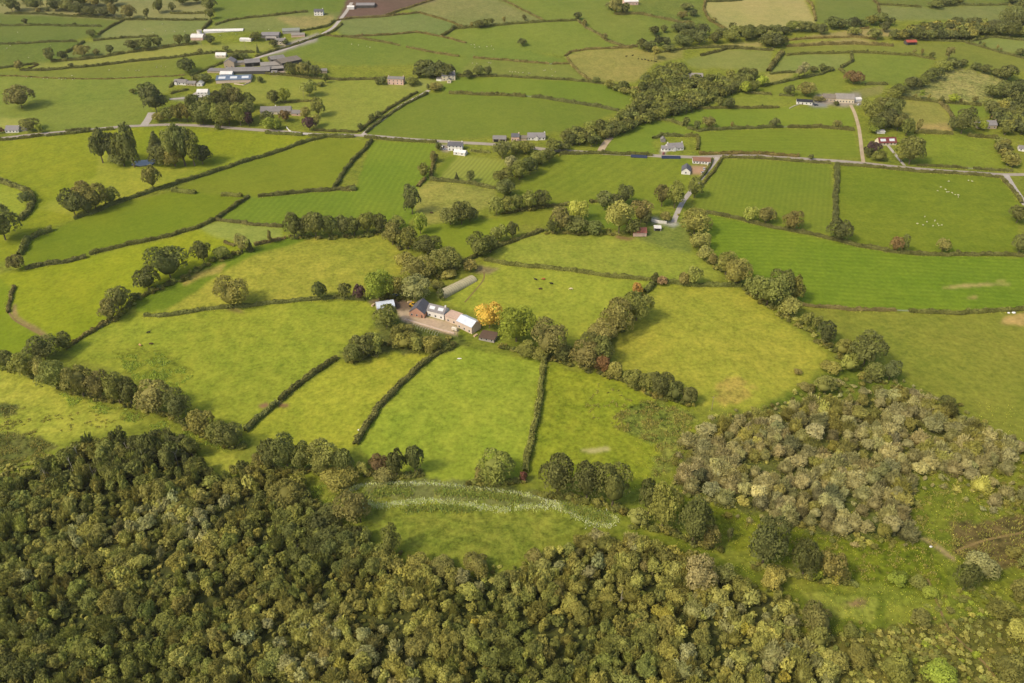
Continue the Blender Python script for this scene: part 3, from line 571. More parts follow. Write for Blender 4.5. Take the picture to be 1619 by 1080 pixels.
# ---------------------------------------------------------------- hedges: height m, width m, tone | label | line on the ground in the picture
hedges('''
2.2 2.5 d|far hedge below the yellow hill strips and dark skyline trees|8,22 60,22.5 110,26 150,28 195,31 230,32 270,32 328,32
2.2 2.5 d|low far hedge with a few round bushes growing out of it|-15,40.5 60,40.5 110,41.5 160,42.5
2.4 2.6 d|slanting far hedge running down to a lone round tree|196,32 175,43.5 155,56
2.2 2.5 d|hedge above the dark green rushy sheep field|-15,71 60,68 122,66
2.6 3 d|short broad hedge slanting to three round trees|133,67 118,76 106,84
2.2 2.4 d|hedge leading to the pink silage clamp|148,64.5 180,62 222,59 250,58
2.6 3 d|dark hedge under a row of separate round trees|82,98.5 130,94.5 180,88 220,81.5 270,74.5 312,70
2.4 2.8 d|long dark hedge above the big sheep pasture|33,112 80,111 130,107 180,101 230,96 270,92 353,83.5 402,83
2 2.2 d|short hedge stub beside a slim round tree|-15,110.5 20,106 58,101
1.6 2 n|tiny slanting hedge closing the corner by the slim tree|42,111 60,102
.9 1.2 n|thin brown fence bank behind the line of white sheep|-15,120 60,122.5 130,125.5 200,124 270,121 292,118.5
2.4 2.6 d|narrow hedge below the far edge of the yellow strip|270,21.5 325,21.5
3 3 d|short hedge under the tall paired trees by the slurry tank|334,34 328,41 321,48
2.4 2.6 d|long curving far hedge below the open green hill|340,40 363,33 395,28.5 437,24.5 470,20.5 487,19
2.2 2.6 d|hedge on the upper side of the climbing lane|475,50 503,45.5 520,41 529,33
2 2.4 d|hedge on the lower side of the climbing lane|541,38 527,50 510,57 470,70 430,82 404,90
1.8 2 n|short far hedge starting at the bend of the lane|512,56 540,59
2 2.3 n|long thin far hedge crossing the wide green slope|540,58 565,61 607,67 632,72.5
2 2.3 n|lower continuation of the thin hedge, ending in open pasture|643,74.5 680,83 726,89.5
2.2 2.5 d|hedge from the stone barn down to a big round tree|353,100 332,108 310,117 301,121
2.2 2.6 d|hedge beside the garden of the white gabled cottages|290,124 276,132 268,139
2.4 2.8 d|dark hedge below the large grey farmyard|420,117.5 455,119.5 490,124 540,127 612,125
1.8 2 d|short straight hedge behind the long garden bungalow|443,163 475,161 500,159.5
2 2.2 d|short garden hedge beside the grey driveway|270,149 298,142
2 2.4 n|hedge along the foot of the brown ploughed field|532,33 560,29 612,26 640,23 664,20.5
2 2.4 n|hedge along the upper edge of the brown ploughed field|612,24.5 640,14.5 687,0
2 2.4 n|far hedge dropping from the ploughed field corner|664,20.5 707,33.5 733,43
2.4 2.8 d|far hedge under five small upright trees|735,44.5 775,42 810,38.5 860,35 912,32.5
3 3.2 d|thick dark hedge curl at the meeting of four fields|737,45 717,46 705,54 698,58
1.9 2.2 n|thin hedge arching across the far green slope|552,58.5 607,56 660,51 700,59 737,68.5
1.9 2.2 n|broken hedge between the two sheep slopes|748,92 780,94.5 810,96.5 868,101.5
1.9 2.2 n|short hedge piece meeting the wiggling hedge|873,102 900,101.5
2 2.4 n|topmost hedge slanting off the hill edge|787,-2 810,7.5 837,22 860,33
2.2 2.6 d|long hedge with bushes above the two bright green fields|724,121 760,121 810,122 850,124.5 895,127 935,130 960,134 1000,142
2.8 3.2 d|isolated dark hedge across the top of the large green field|710,148 760,150 810,152 831,153.5
2.8 3.4 d|isolated dark hedge sloping to the glen wood|841,154 893,161 943,169 978,176
2.4 2.6 d|hedge on the left bank of the straight house lane|660,147 640,158 617,171 600,183 584,196 567,209
2.2 2.4 d|hedge on the right bank of the straight house lane|676,148 651,161 626,175 606,188 590,201 579,211
2.4 2.8 n|wiggling far hedge below a dark round tree|914,34 927,45 943,52 960,66 985,74 1008,74
2 2.4 n|curved hedge over the yellow cattle field|893,89 903,83 930,78.5 977,76.5 1000,76
2.4 3 n|hedge round the blunt end of the cattle field|897,93 903,103 918,117 933,128
2.6 3 n|hedge below the pink house on the hill|972,23 1010,22.5 1043,29 1076,36 1095,37
2 2.6 d|hedge from the dark tree clump to the pale strip|1043,83 1080,78 1113,76 1168,74
2.6 3 n|curved hedge on the near side of the stubble hill|1116,-2 1112,15 1122,33 1147,48
3 3 d|dark hedge along the top of the stubble hill|1116,3.5 1145,2.5 1173,1
2.4 3 n|hedge between the stubble hill and the green hill|1272,-2 1285,10 1289,34
2.6 2.8 d|hedge slanting under the pale strip below the dark belt|1108,89 1150,78 1168,77 1222,80
2 2.6 n|upper thin hedge between two pale stubble strips|1243,64 1290,61 1350,59 1385,63
2 2.4 n|thin hedge beneath the topmost stubble strip|1349,47 1374,45
3 3.4 n|bushy hedge below the pale stubble strips|1243,74 1300,71 1350,70 1412,73
2.4 2.8 d|long hedge below the field with the red barn|1243,88 1290,85 1350,83.5 1442,88 1477,95
2.8 3.2 d|short zigzag hedge above the orange brown tree|1346,86 1347,97 1330,108
2.6 3 d|hedge stub pointing at the orange brown tree|1327,110 1338,120
2.2 2.4 d|hedge below the small field with pale tall trees|1217,117.5 1258,115
2.8 3 d|hedge sloping from pale tall trees to the wood end|1203,137 1247,129 1297,118 1318,111
5 6 n|tall overgrown hedge between two small hill fields|1215,114 1225,99 1237,85
2.2 2.6 d|low hedge at the end of the glen wood|1180,147.5 1220,150.5
2 2.4 d|short hedge running to the white bungalow paddock|1232,151.5 1255,152
2.4 2.8 d|hedge under two dark trees near the glen wood|1100,173 1160,171 1230,171
2.6 3 d|hedge with a round dark tree standing in it|1087,203 1105,208 1160,204 1238,202
2.8 3 d|hedge ending at the gravel farm drive|1245,202 1297,202 1350,206
2 4 n|rough brown hedge bank above the road by the courtyard house|1105,244 1150,243.5 1197,243 1263,248
2.6 3 d|hedge closing the garden of the slate roofed bungalow|1082,216 1104,216 1102,238
2.2 2.4 d|roadside hedge at the head of the striped field|1142,250 1213,251 1313,259
2.6 4.4 d|thick straight hedge between the two largest fields|1323,261 1322,300 1320,340 1319,350
2.4 2.6 d|hedge with single trees below the two largest fields|1113,336 1163,346 1205,357 1240,363 1280,371 1350,388
2.4 2.8 d|long dark hedge below the sheep field beside the junction|1350,388 1404,398 1432,402 1516,403.5 1640,406
2 2 d|hedge on the field side of the shaded lane|1142,251 1128,271 1110,294
2.2 2 d|hedge on the house side of the shaded lane|1127,253 1118,269 1104,288
2.2 2.6 d|roadside hedge round the sheep field to the junction|1325,260.5 1400,267 1465,272.5 1550,278 1583,281 1600,300 1615,322
2 2.2 d|hedge on the far road verge past the red roof|1449,262 1500,265 1529,267
2 2.2 d|short roadside hedge beyond the field gateway|1539,268 1600,271
3 3 d|hedge at the back of the paddock above the road|1446,211 1480,211.5 1505,212
2.8 3 d|hedge below the grey stone house|1530,216 1576,219
2.2 2.4 d|far hedge across the upper green hill|1389,8 1457,12
2.4 2.6 d|topmost far hedge ending at bushes by the frame corner|1470,13 1518,8 1592,8
2.4 3 n|curved hedge dropping off the green hill|1376,-2 1389,8 1391,31
2.6 3 d|corner hedge by the hilltop house trees|1594,9 1625,20
2.2 2.6 d|hedge behind the small red barn|1412,63 1466,64 1530,67
2.2 2.4 d|thin hedge slanting under the row of saplings|1527,68 1582,84 1630,95
2.4 2.8 d|hedge above the row of saplings|1532,66 1566,59 1630,66
2.6 2.8 d|hedge with sparse pale saplings below the rushy field|1416,155 1490,163 1551,167
3 3.6 n|bushy hedge between the two paddocks below the rushy field|1486,163 1496,173 1504,184 1506,192
2.6 2.8 d|short clipped hedge behind the stone farmstead|1367,134 1404,134
2.2 2.6 d|roadside hedge below the slate bungalow with greenhouse|-15,223 33,219.5 70,215
2.2 2.6 d|roadside hedge leading to the pond crossroads|74,215.5 117,211.5 150,207.5 180,204.5
2 2.2 d|short hedge piece on the far road verge|104,207.5 143,204.5
3.6 4.4 m|thick curving bushy hedge round the corner field|-10,284 17,293 43,304 54,316 50,332 32,350
2.8 3.2 d|very long straight hedge below the pond copse|117,347 150,337 188,320 240,303 270,295 337,273 420,247 480,226 517,217 560,217
3.2 4 m|short leafy hedge mound in the open field corner|272,303 290,304 310,306
3 3.6 m|second short leafy hedge mound beside the field gap|350,309.5 383,310.5
2.8 3 d|hedge running on from the field gap|408,312 450,308 490,303 530,301 562,298
3 3.2 d|hedge slanting up to the road junction|528,300 540,278 560,254 588,223
2.6 3 d|dark hedge slanting down from the field gap|394,312 370,328 340,348 313,361 270,374 200,388 142,403
2.8 3.2 d|dark hedge above the long yellow green field|137,407 110,414 67,421 40,426
2.2 2.6 n|brown hedge beside the tree row above the yellow hill|340,349 403,356 447,359
2.4 3 m|roadside hedge beside the pale garden wall|420,211 478,215
2.4 2.4 m|short roadside hedge by the garden entrance|488,215 517,216.5
2 2.2 d|hedge on the far side of the road near the crossroads|497,207 540,208 565,210
2.4 2.6 d|trimmed roadside hedge above the vertical striped field|576,218 623,222 690,226
2.6 3 n|hedge between the vertical striped field and the mown strip|680,281 685,264 688,251
2.8 3 d|hedge below the striped hay meadow|680,285 740,291 783,299
2.6 3 n|short hedge between two dark field trees|660,296 672,284
1.6 2 d|tiny low hedge sticking out into the field|540,301 563,301
2.6 2.8 d|hedge leading right from the round stream trees|820,333 860,328 903,324
2.6 2.8 d|short hedge stub beside the dark oval trees|933,321 945,319
2.6 3 d|long roadside hedge above the diagonal striped field|885,244 945,243 1032,246
2.6 3 d|curved hedge at the edge of the glen wood|967,218 985,206 1010,196 1035,189 1060,191 1080,200
2.8 2.8 d|hedge behind the slate roofed bungalow|1032,220 1045,215 1080,216
2.4 3 d|hedge along the farm lane above the tunnel field|728,417 775,396 810,383 858,365
2.4 2.8 m|straight hedge across the top of the cattle paddock|765,412 810,419 877,426 952,436 1027,443
2.6 2.8 m|hedge joining the brown bush to the olive round tree|1050,446 1080,450 1105,452 1172,454
3.4 3.6 m|tall hedge stub dropping to the dark green trees|1034,451 1027,457 1020,464
2 2.2 n|dark hedge above the olive stubble pasture|1265,484 1310,487 1350,490 1416,492
2.4 2.6 d|dark hedge running out to the white bags|1437,494 1516,496 1640,491
2.2 2.4 d|hedge past the big solitary round tree|228,500 270,499 312,492 353,488 390,485 437,479 495,474 540,472 577,475
2 2.4 n|rough hedge bank beside the wire fence|188,501 160,516 137,529 120,541 104,551
1.6 2 n|low brown hedge below the small upright tree|355,383 372,389
2.2 2.6 n|scrubby hedge beside the small upright tree|403,389 427,383 452,377
3.6 4.4 m|bushy hedge at the blunt end of the green field|82,365 60,373 45,380 38,394 30,405
1.8 2.2 n|short dark hedge at the head of the worn bank|22,454 17,468 14,482 14,495
2.8 3.2 d|dark hedge on the near edge of the bull field|534,567 503,586 470,609 443,636
2.8 3.2 d|lower dark hedge running into the stream trees|440,639 420,654 387,683
2.8 3.4 d|long curving dark hedge below the scrub bank|719,546 685,564 640,603 596,646 582,673 563,704
2.8 3.4 m|straight hedge pointing down to the red bush|861,574 852,633 840,701 830,748
2.2 2 v|low garden hedge beside the striped hay meadow|744,240 775,243
'''.replace(' v|', ' m|'))
# ---------------------------------------------------------------- the wet woodland in front: the 300 largest trees singly, the rest as one wood
WOOD = pts('-90,772 0,765 60,745 100,730 150,712 240,698 290,705 320,735 345,757 392,745 440,752 478,772 500,808 560,845 600,872 650,900 700,908 800,912 840,895 880,872 940,858 1000,862 1060,872 1110,900 1180,930 1235,945 1250,1000 1285,1020 1300,1060 1330,1110 1330,1190 -90,1190')
TALL = pts('70,750 150,710 240,698 300,705 320,735 330,765 260,800 180,800 100,790')
GLADES = [pts('560,975 640,965 680,985 640,1000 570,995'), pts('215,905 270,885 290,905 250,935'), pts('85,985 130,975 140,1000 100,1015'), pts('1120,1030 1190,1020 1200,1045 1140,1055'), pts('150,870 220,858 230,872 170,885')]
def scatter(poly, gap, rng, tries=26000, x=(-260, 300), y=(120, 420)):
    xs = rng.uniform(*x, tries); ys = rng.uniform(*y, tries); u, v, d = project(xs, ys, hz(xs, ys)); ok = inpoly(u, v, poly); cell = {}; out = []
    for X, Y, U, Vv in zip(xs[ok], ys[ok], u[ok], v[ok]):
        g = gap*(.8+.4*math.sin(X*.11)*math.cos(Y*.13)+.2*rng.uniform(-1, 1)); k = (int(X//gap), int(Y//gap))
        if all((X-a)**2+(Y-b)**2 > g*g for i in (-1, 0, 1) for j in (-1, 0, 1) for a, b in cell.get((k[0]+i, k[1]+j), ())):
            cell.setdefault(k, []).append((X, Y)); out.append((X, Y, U, Vv))
    return out
rg = np.random.default_rng(21); W_ = []
for X, Y, U, Vv in scatter(WOOD, 4.2, rg):
    if any(inpoly(np.array([U]), np.array([Vv]), g)[0] for g in GLADES): continue
    tall = inpoly(np.array([U]), np.array([Vv]), TALL)[0]
    wd = 3.8+5.4*rg.uniform()**1.9; wd *= (1.1 if tall else 1); ht = (4.2+.42*wd+rg.uniform(-1.2, 1.8))*(1.4 if tall else 1)
    t = .8*math.sin(X*.035+1)*math.cos(Y*.05)+rg.normal(0, .33)+(-.3 if tall else .2)+(.25 if U > 620 else 0)
    col = 'k' if t < -1.1 else 'd' if t < -.55 else 'm' if t < .05 else 'o' if t < .6 else 'l' if t < 1.0 else 'e' if t < 1.45 else 'n'
    if rg.uniform() < .006 and U > 600: col = 'y'
    p = Vector((X, Y, float(hz(X, Y)))); u0, v0, d0 = project(X, Y, p.z+ht*.6)
    W_.append((wd/float(d0)*(1 if -25 < u0 < 1640 and v0 < 1100 else 0), p, wd, ht, col, tall))
W_.sort(key=lambda r: -r[0])
WL = {'k': ('dark green tree crowded in the wet woodland', 'dark green woodland trees'), 'd': ('deep green tree crowded in the wet woodland', 'deep green woodland trees'), 'm': ('mid green tree crowded in the wet woodland', 'mid green woodland trees'),
      'o': ('olive green tree crowded in the wet woodland', 'olive woodland trees'), 'l': ('pale green tree crowded in the wet woodland', 'pale green woodland trees'), 'e': ('grey green tree crowded in the wet woodland', 'grey green woodland trees'),
      'n': ('brownish tree crowded in the wet woodland', 'brownish woodland trees'), 'y': ('yellowing tree crowded in the wet woodland', 'yellowing woodland trees')}
for r in W_[:300]:
    kd = str(rg.choice(['r', 't', 't', 'w', 's' if r[5] else 'g']))
    k = int(rg.integers(0, 4)); o = link('woodland_tree', proto(kd, k, 1500, True)); o.location = r[1]; o.rotation_euler = (rg.normal(0, .1), rg.normal(0, .1), rg.uniform(0, 6.28)); q_ = rg.uniform(.82, 1.22); o.scale = (r[2]*q_, r[2]/q_, r[3]); o.color = (*leafcol(r[4], rg, .09), 1)
    tag(o, WL[r[4]][0], 'tree', WL[r[4]][1])
def mass(name, items, kinds, n, label):
    """many plants as one mesh of leaves, each with its own tint"""
    base = {}; VV, FF, va, ti = [], [], [], []; off = 0
    for (p, wd, ht, col) in items:
        kd = str(rg.choice(kinds)); k = int(rg.integers(0, 3)); key = (kd, k)
        if key not in base:
            V, F, vr, kv, kf = crown_arrays(kd, 31*k+ord(kd)*7, n); base[key] = (np.concatenate([V, kv]), np.concatenate([F[:, [0, 1, 2]], F[:, [0, 2, 3]], kf+len(V)]), np.concatenate([vr, np.full(len(kv), .42)]))
        V, F, vr = base[key]; a = rg.uniform(0, 6.28); c, s = math.cos(a), math.sin(a); q_ = rg.uniform(.82, 1.22); V = V*np.array([q_, 1/q_, 1.0])
        VV.append(np.stack([(V[:, 0]*c-V[:, 1]*s)*wd+p[0], (V[:, 0]*s+V[:, 1]*c)*wd+p[1], V[:, 2]*ht+p[2]], 1).astype(np.float32)); FF.append(F+off); off += len(V); va.append(vr)
        ti.append(np.tile(np.array([*leafcol(col, rg, .12), 1], np.float32), (len(V), 1)))
    me = np_mesh(name, np.concatenate(VV), np.concatenate(FF), [LEAFMASS], {'vary': ('FLOAT', np.concatenate(va)), 'tint': ('FLOAT_COLOR', np.concatenate(ti))})
    return tag(link(name, me), label, kind='stuff')
mass('woodland', [(r[1], r[2], r[3], r[4]) for r in W_[300:]], ['r', 't', 'w', 'g'], 430, 'the rest of the crowded olive green wet woodland')
und = [(Vector((X, Y, float(hz(X, Y)))), rg.uniform(1.6, 3.4), rg.uniform(.9, 2.2), str(rg.choice(['m', 'o', 'l', 'o', 'l']))) for X, Y, U, Vv in scatter(pts('-90,760 150,705 250,690 300,700 345,758 400,758 500,800 600,862 700,900 830,892 940,850 1060,865 1180,920 1250,935 1300,1010 1420,1000 1600,960 1700,960 1700,1190 -90,1190'), 2.9, rg, 30000, (-260, 320), (110, 330))]
mass('undergrowth', und, ['b'], 60, 'low bramble undergrowth beneath the wet woodland')
# the grey willow carr
fr = [(Vector((X, Y, float(hz(X, Y)))), rg.uniform(1.6, 4.0), rg.uniform(1.0, 2.8), str(rg.choice(['g', 'o', 'l', 'e', 'm']))) for X, Y, U, Vv in scatter(pts('1058,785 1070,695 1130,655 1225,640 1290,600 1420,600 1515,640 1580,680 1640,715 1640,815 1560,815 1500,775 1450,790 1460,860 1390,868 1300,858 1200,838 1110,812'), 4.2, rg, 16000, (30, 440), (170, 440))]
mass('undergrowth', fr, ['g', 'b'], 150, 'low mixed bushes filling and edging the pale willow scrub')
CARR = pts('1072,772 1085,705 1140,672 1232,655 1335,628 1420,622 1500,655 1560,695 1600,725 1540,745 1462,752 1435,770 1425,800 1440,848 1390,854 1300,843 1220,823 1140,795')
CARR2 = pts('1500,690 1600,700 1700,740 1700,800 1560,800 1530,770')
nb = 0
for poly, gap in ((CARR, 6.4), (CARR2, 8.5)):
    for X, Y, U, Vv in scatter(poly, gap, rg, 16000, (40, 420), (180, 420)):
        wd = 5.5+6.5*rg.uniform()**1.5; ht = 4.0+.36*wd+rg.uniform(-1, 2.2); t = rg.uniform()
        dense = .28 if Vv > 720 else .0
        col = 'g' if t < .42+dense else 'e' if t < .66+dense*.6 else 'o' if t < .88 else 'n' if t < .95 else 'y'
        lab = {'g': 'grey willow bush crowded in the pale scrub', 'e': 'grey green willow bush crowded in the pale scrub', 'o': 'olive willow bush crowded in the pale scrub', 'n': 'brown willow bush crowded in the pale scrub', 'y': 'yellowing bush crowded in the pale scrub'}[col]
        c = {'y': (112, 112, 60), 'n': (108, 105, 72)}.get(col, col)
        o = link('willow_shrub', proto(str(rg.choice(['g', 'g', 'w'])), int(rg.integers(0, 4)), 1500, False)); o.location = (X, Y, float(hz(X, Y))-.2); o.rotation_euler = (0, 0, rg.uniform(0, 6.28)); o.scale = (wd, wd, ht); o.color = (*leafcol(c, rg, .1), 1)
        tag(o, lab, 'bush', lab.split(' bush')[0]+' bushes'); nb += 1
fr = [(Vector((X, Y, float(hz(X, Y)))), rg.uniform(1.4, 3.6), rg.uniform(.7, 2.0), str(rg.choice(['o', 'l', 'v', 'm', 'm']))) for X, Y, U, Vv in scatter(pts('1270,1010 1340,985 1420,985 1500,940 1640,905 1640,1190 1290,1190'), 4.4, rg, 14000, (70, 300), (110, 330))]
mass('undergrowth', fr, ['g', 'b'], 120, 'low scrub covering the bog beside the winding track')
for i, (x, y, h_) in enumerate([(128, 735, 13), (118, 752, 11), (75, 762, 9), (232, 742, 12), (282, 738, 10), (206, 728, 12), (150, 760, 9), (300, 760, 8), (470, 880, 7), (640, 960, 7), (980, 960, 7), (860, 905, 7)]):
    p = P(x, y); rq_ = np.random.default_rng(i); o = MB(); o.tube([(0, 0, -.3), (.2, .1, h_*.5), (.1, -.2, h_)], [.2, .15, .05], 6)
    for k in range(5): z0 = h_*rq_.uniform(.45, .9); an = rq_.uniform(0, 6.28); l = rq_.uniform(1, 2.4); o.tube([(.15, 0, z0), (.15+l*.6*math.cos(an), l*.6*math.sin(an), z0+l*.5), (.15+l*math.cos(an), l*math.sin(an), z0+l*1.1)], [.08, .05, .02], 5)
    o = o.build('dead_tree', mat('pale_dead_wood', (190, 178, 150), .9, .2), None); o.location = p; tag(o, 'bare pale dead trunk standing among the woodland crowns', 'dead tree', 'bare dead trunks in the wood')
print('wood', len(W_), 'carr', nb, 'under', len(und))
# ---------------------------------------------------------------- single trees: x, top row, foot row, width in the picture, form, tone | label | group
trees('''
41 29 39 9 r d|small round tree on the low far hedge
118 35 40 6 b d|small dark bush on the low far hedge
146 45 60 13 r d|round dark tree at the low end of the slanting far hedge
81 77 99 16 t d|dark egg-shaped tree, first of the spaced row above the yellow strip
101 80 95 14 r d|small dark tree beside the egg-shaped tree
131 71 91 23 r n|broad brown green tree in the spaced row above the yellow strip
153 78 88 11 r n|small brownish tree in the spaced row above the yellow strip
175 70 86 12 t d|narrow dark tree in the spaced row above the yellow strip
212 60 80 23 r d|large round dark tree starting the joined trio above the yellow strip
235 58 79 22 r d|middle tree of the joined trio above the yellow strip
251 57 76 15 t d|narrow end tree of the joined trio above the yellow strip
32 94 112 12 t n|slim grey brown tree at the low left hedge corner
113 99 107 8 b d|round bush growing in the hedge above the big sheep pasture
35 134 173 40 r n|large solitary autumn brown round tree in the sheep pasture
211 140 149 10 r m|tiny solitary round tree beside the pasture corner
238 129 162 30 r d|tall dark tree at the corner of the white cottages
249 138 183 38 w d|broad dark tree leaning over the crossroads lane
3 200 211 11 b r|small orange bush beside the slate bungalow
50 187 208 27 r m|domed green tree behind the slate bungalow
64 195 211 12 t v|narrow light tree against the domed green tree
345 195 206 9 b d|small dark bush on the road verge by the copse
''')
for q in ('20 -12 20 22 r d', '57 -4 16 24 r d', '88 -2 18 22 r k', '106 1 18 22 r d', '126 4 24 24 r d', '146 9 26 24 r d', '165 10 27 22 r k', '112 -10 9 22 r d', '132 -12 10 24 r d', '152 -10 11 22 r n', '176 -12 11 22 r d', '40 -14 6 18 r d', '289 -12 9 22 r d', '312 -14 6 20 r d', '75 12 18 8 b d', '30 8 18 10 b d', '60 12 20 10 b n'):
    trees(q+'|dark green tree in the belt along the skyline|trees of the skyline belt')
trees('''
181 3 28 15 t n|slender grey green tree at the right end of the skyline belt
206 7 31 20 r n|loose brown green tree on the hedge beyond the skyline belt
234 12 32 11 s d|thin forked tree on the hedge in the yellow strips
252 -2 21 17 t d|tall dark tree in the yellow hill strips
273 4 19 10 r d|small dark tree by the far edge of the yellow strips
332 -4 18 22 r d|broad upper tree of the pair by the slurry tank hedge
333 12 31 14 t d|narrower lower tree of the pair by the slurry tank hedge
284 54 72 13 r d|left dark tree of the two below the silage clamp
297 54 71 13 r d|right dark tree of the two below the silage clamp
333 55 71 15 r k|dark round tree beside the silage clamp
405 50 65 18 r d|round dark tree at the end of the white low shed
434 62 75 14 r d|round tree in front of the pale roadside house
452 62 72 11 t k|blackish narrow tree by the pale roadside house
357 72 81 10 r d|round tree above the cream cottage
317 77 85 9 r d|small round tree standing in the long dark hedge
408 71 84 6 c k|tiny dark fir beside the climbing lane
372 82 93 22 b d|dark bushes beside the cream cottage
385 83 94 14 b d|smaller dark bush behind the stone gabled barn
297 91 117 26 r d|large dark round tree above the farmyard hedge
310 117 130 12 r d|dark tree behind the white gabled cottages
325 115 131 18 r k|blackish round tree beside the blue roofed barn
411 120 131 11 b d|dark bush at the end of the blue roofed barn
465 99 121 24 r d|big dark tree at the corner of the grey barns
480 98 122 20 r n|brown green tree behind the big dark barn tree
499 103 123 20 r d|dark rounded tree right of the grey barns
488 97 111 10 t d|small pointed tree right of the grey barns
490 125 154 25 t m|tall oval tree alone in the bungalow meadow
515 117 132 9 t d|slim tree on a short hedge stub in the bungalow meadow
508 129 137 12 b d|low bush on a short hedge stub in the bungalow meadow
434 143 165 21 r d|dark round tree behind the long garden bungalow
451 139 164 17 r v|lighter tree behind the long garden bungalow
395 146 173 20 r m|feathery green tree between copse and long bungalow
504 154 186 21 t m|tall pointed tree by the bungalow garage
424 176 197 19 r d|dark tree on the front lawn of the long bungalow
428 186 206 23 r v|bright green round tree at the bungalow garden edge
452 174 193 18 r r|red brown round tree in front of the long bungalow
484 168 190 15 r n|brown green tree near the bungalow garage
490 184 207 18 r u|purple leaved round tree by the bungalow gate
501 181 201 15 r l|pale round tree behind the purple garden tree
394 178 201 15 t u|purple black tree at the end of the copse
440 186 206 16 b v|light garden shrubs inside the roadside wall
252 178 194 18 b o|olive roadside bush at the crossroads corner
268 170 193 20 r m|rounded green tree near the crossroads corner
285 163 194 20 r o|olive tree beside the pale roadside copse trunk
297 160 194 16 t n|pale brown upright tree in the roadside copse
306 154 194 17 t m|slim tall tree in the roadside copse
375 138 178 25 r n|brown crowned tree at the top of the roadside copse
''')
for q in ('322 158 198 28 r d', '342 162 198 26 r m', '363 159 199 30 r m', '381 161 200 26 r m', '350 143 182 28 r d', '330 150 186 26 r m', '311 147 182 22 r d', '363 132 165 22 r d', '395 158 190 18 r d', '318 175 199 22 b d', '352 178 200 24 r m'):
    trees(q+'|green tree packed into the copse beside the road|trees of the roadside copse')
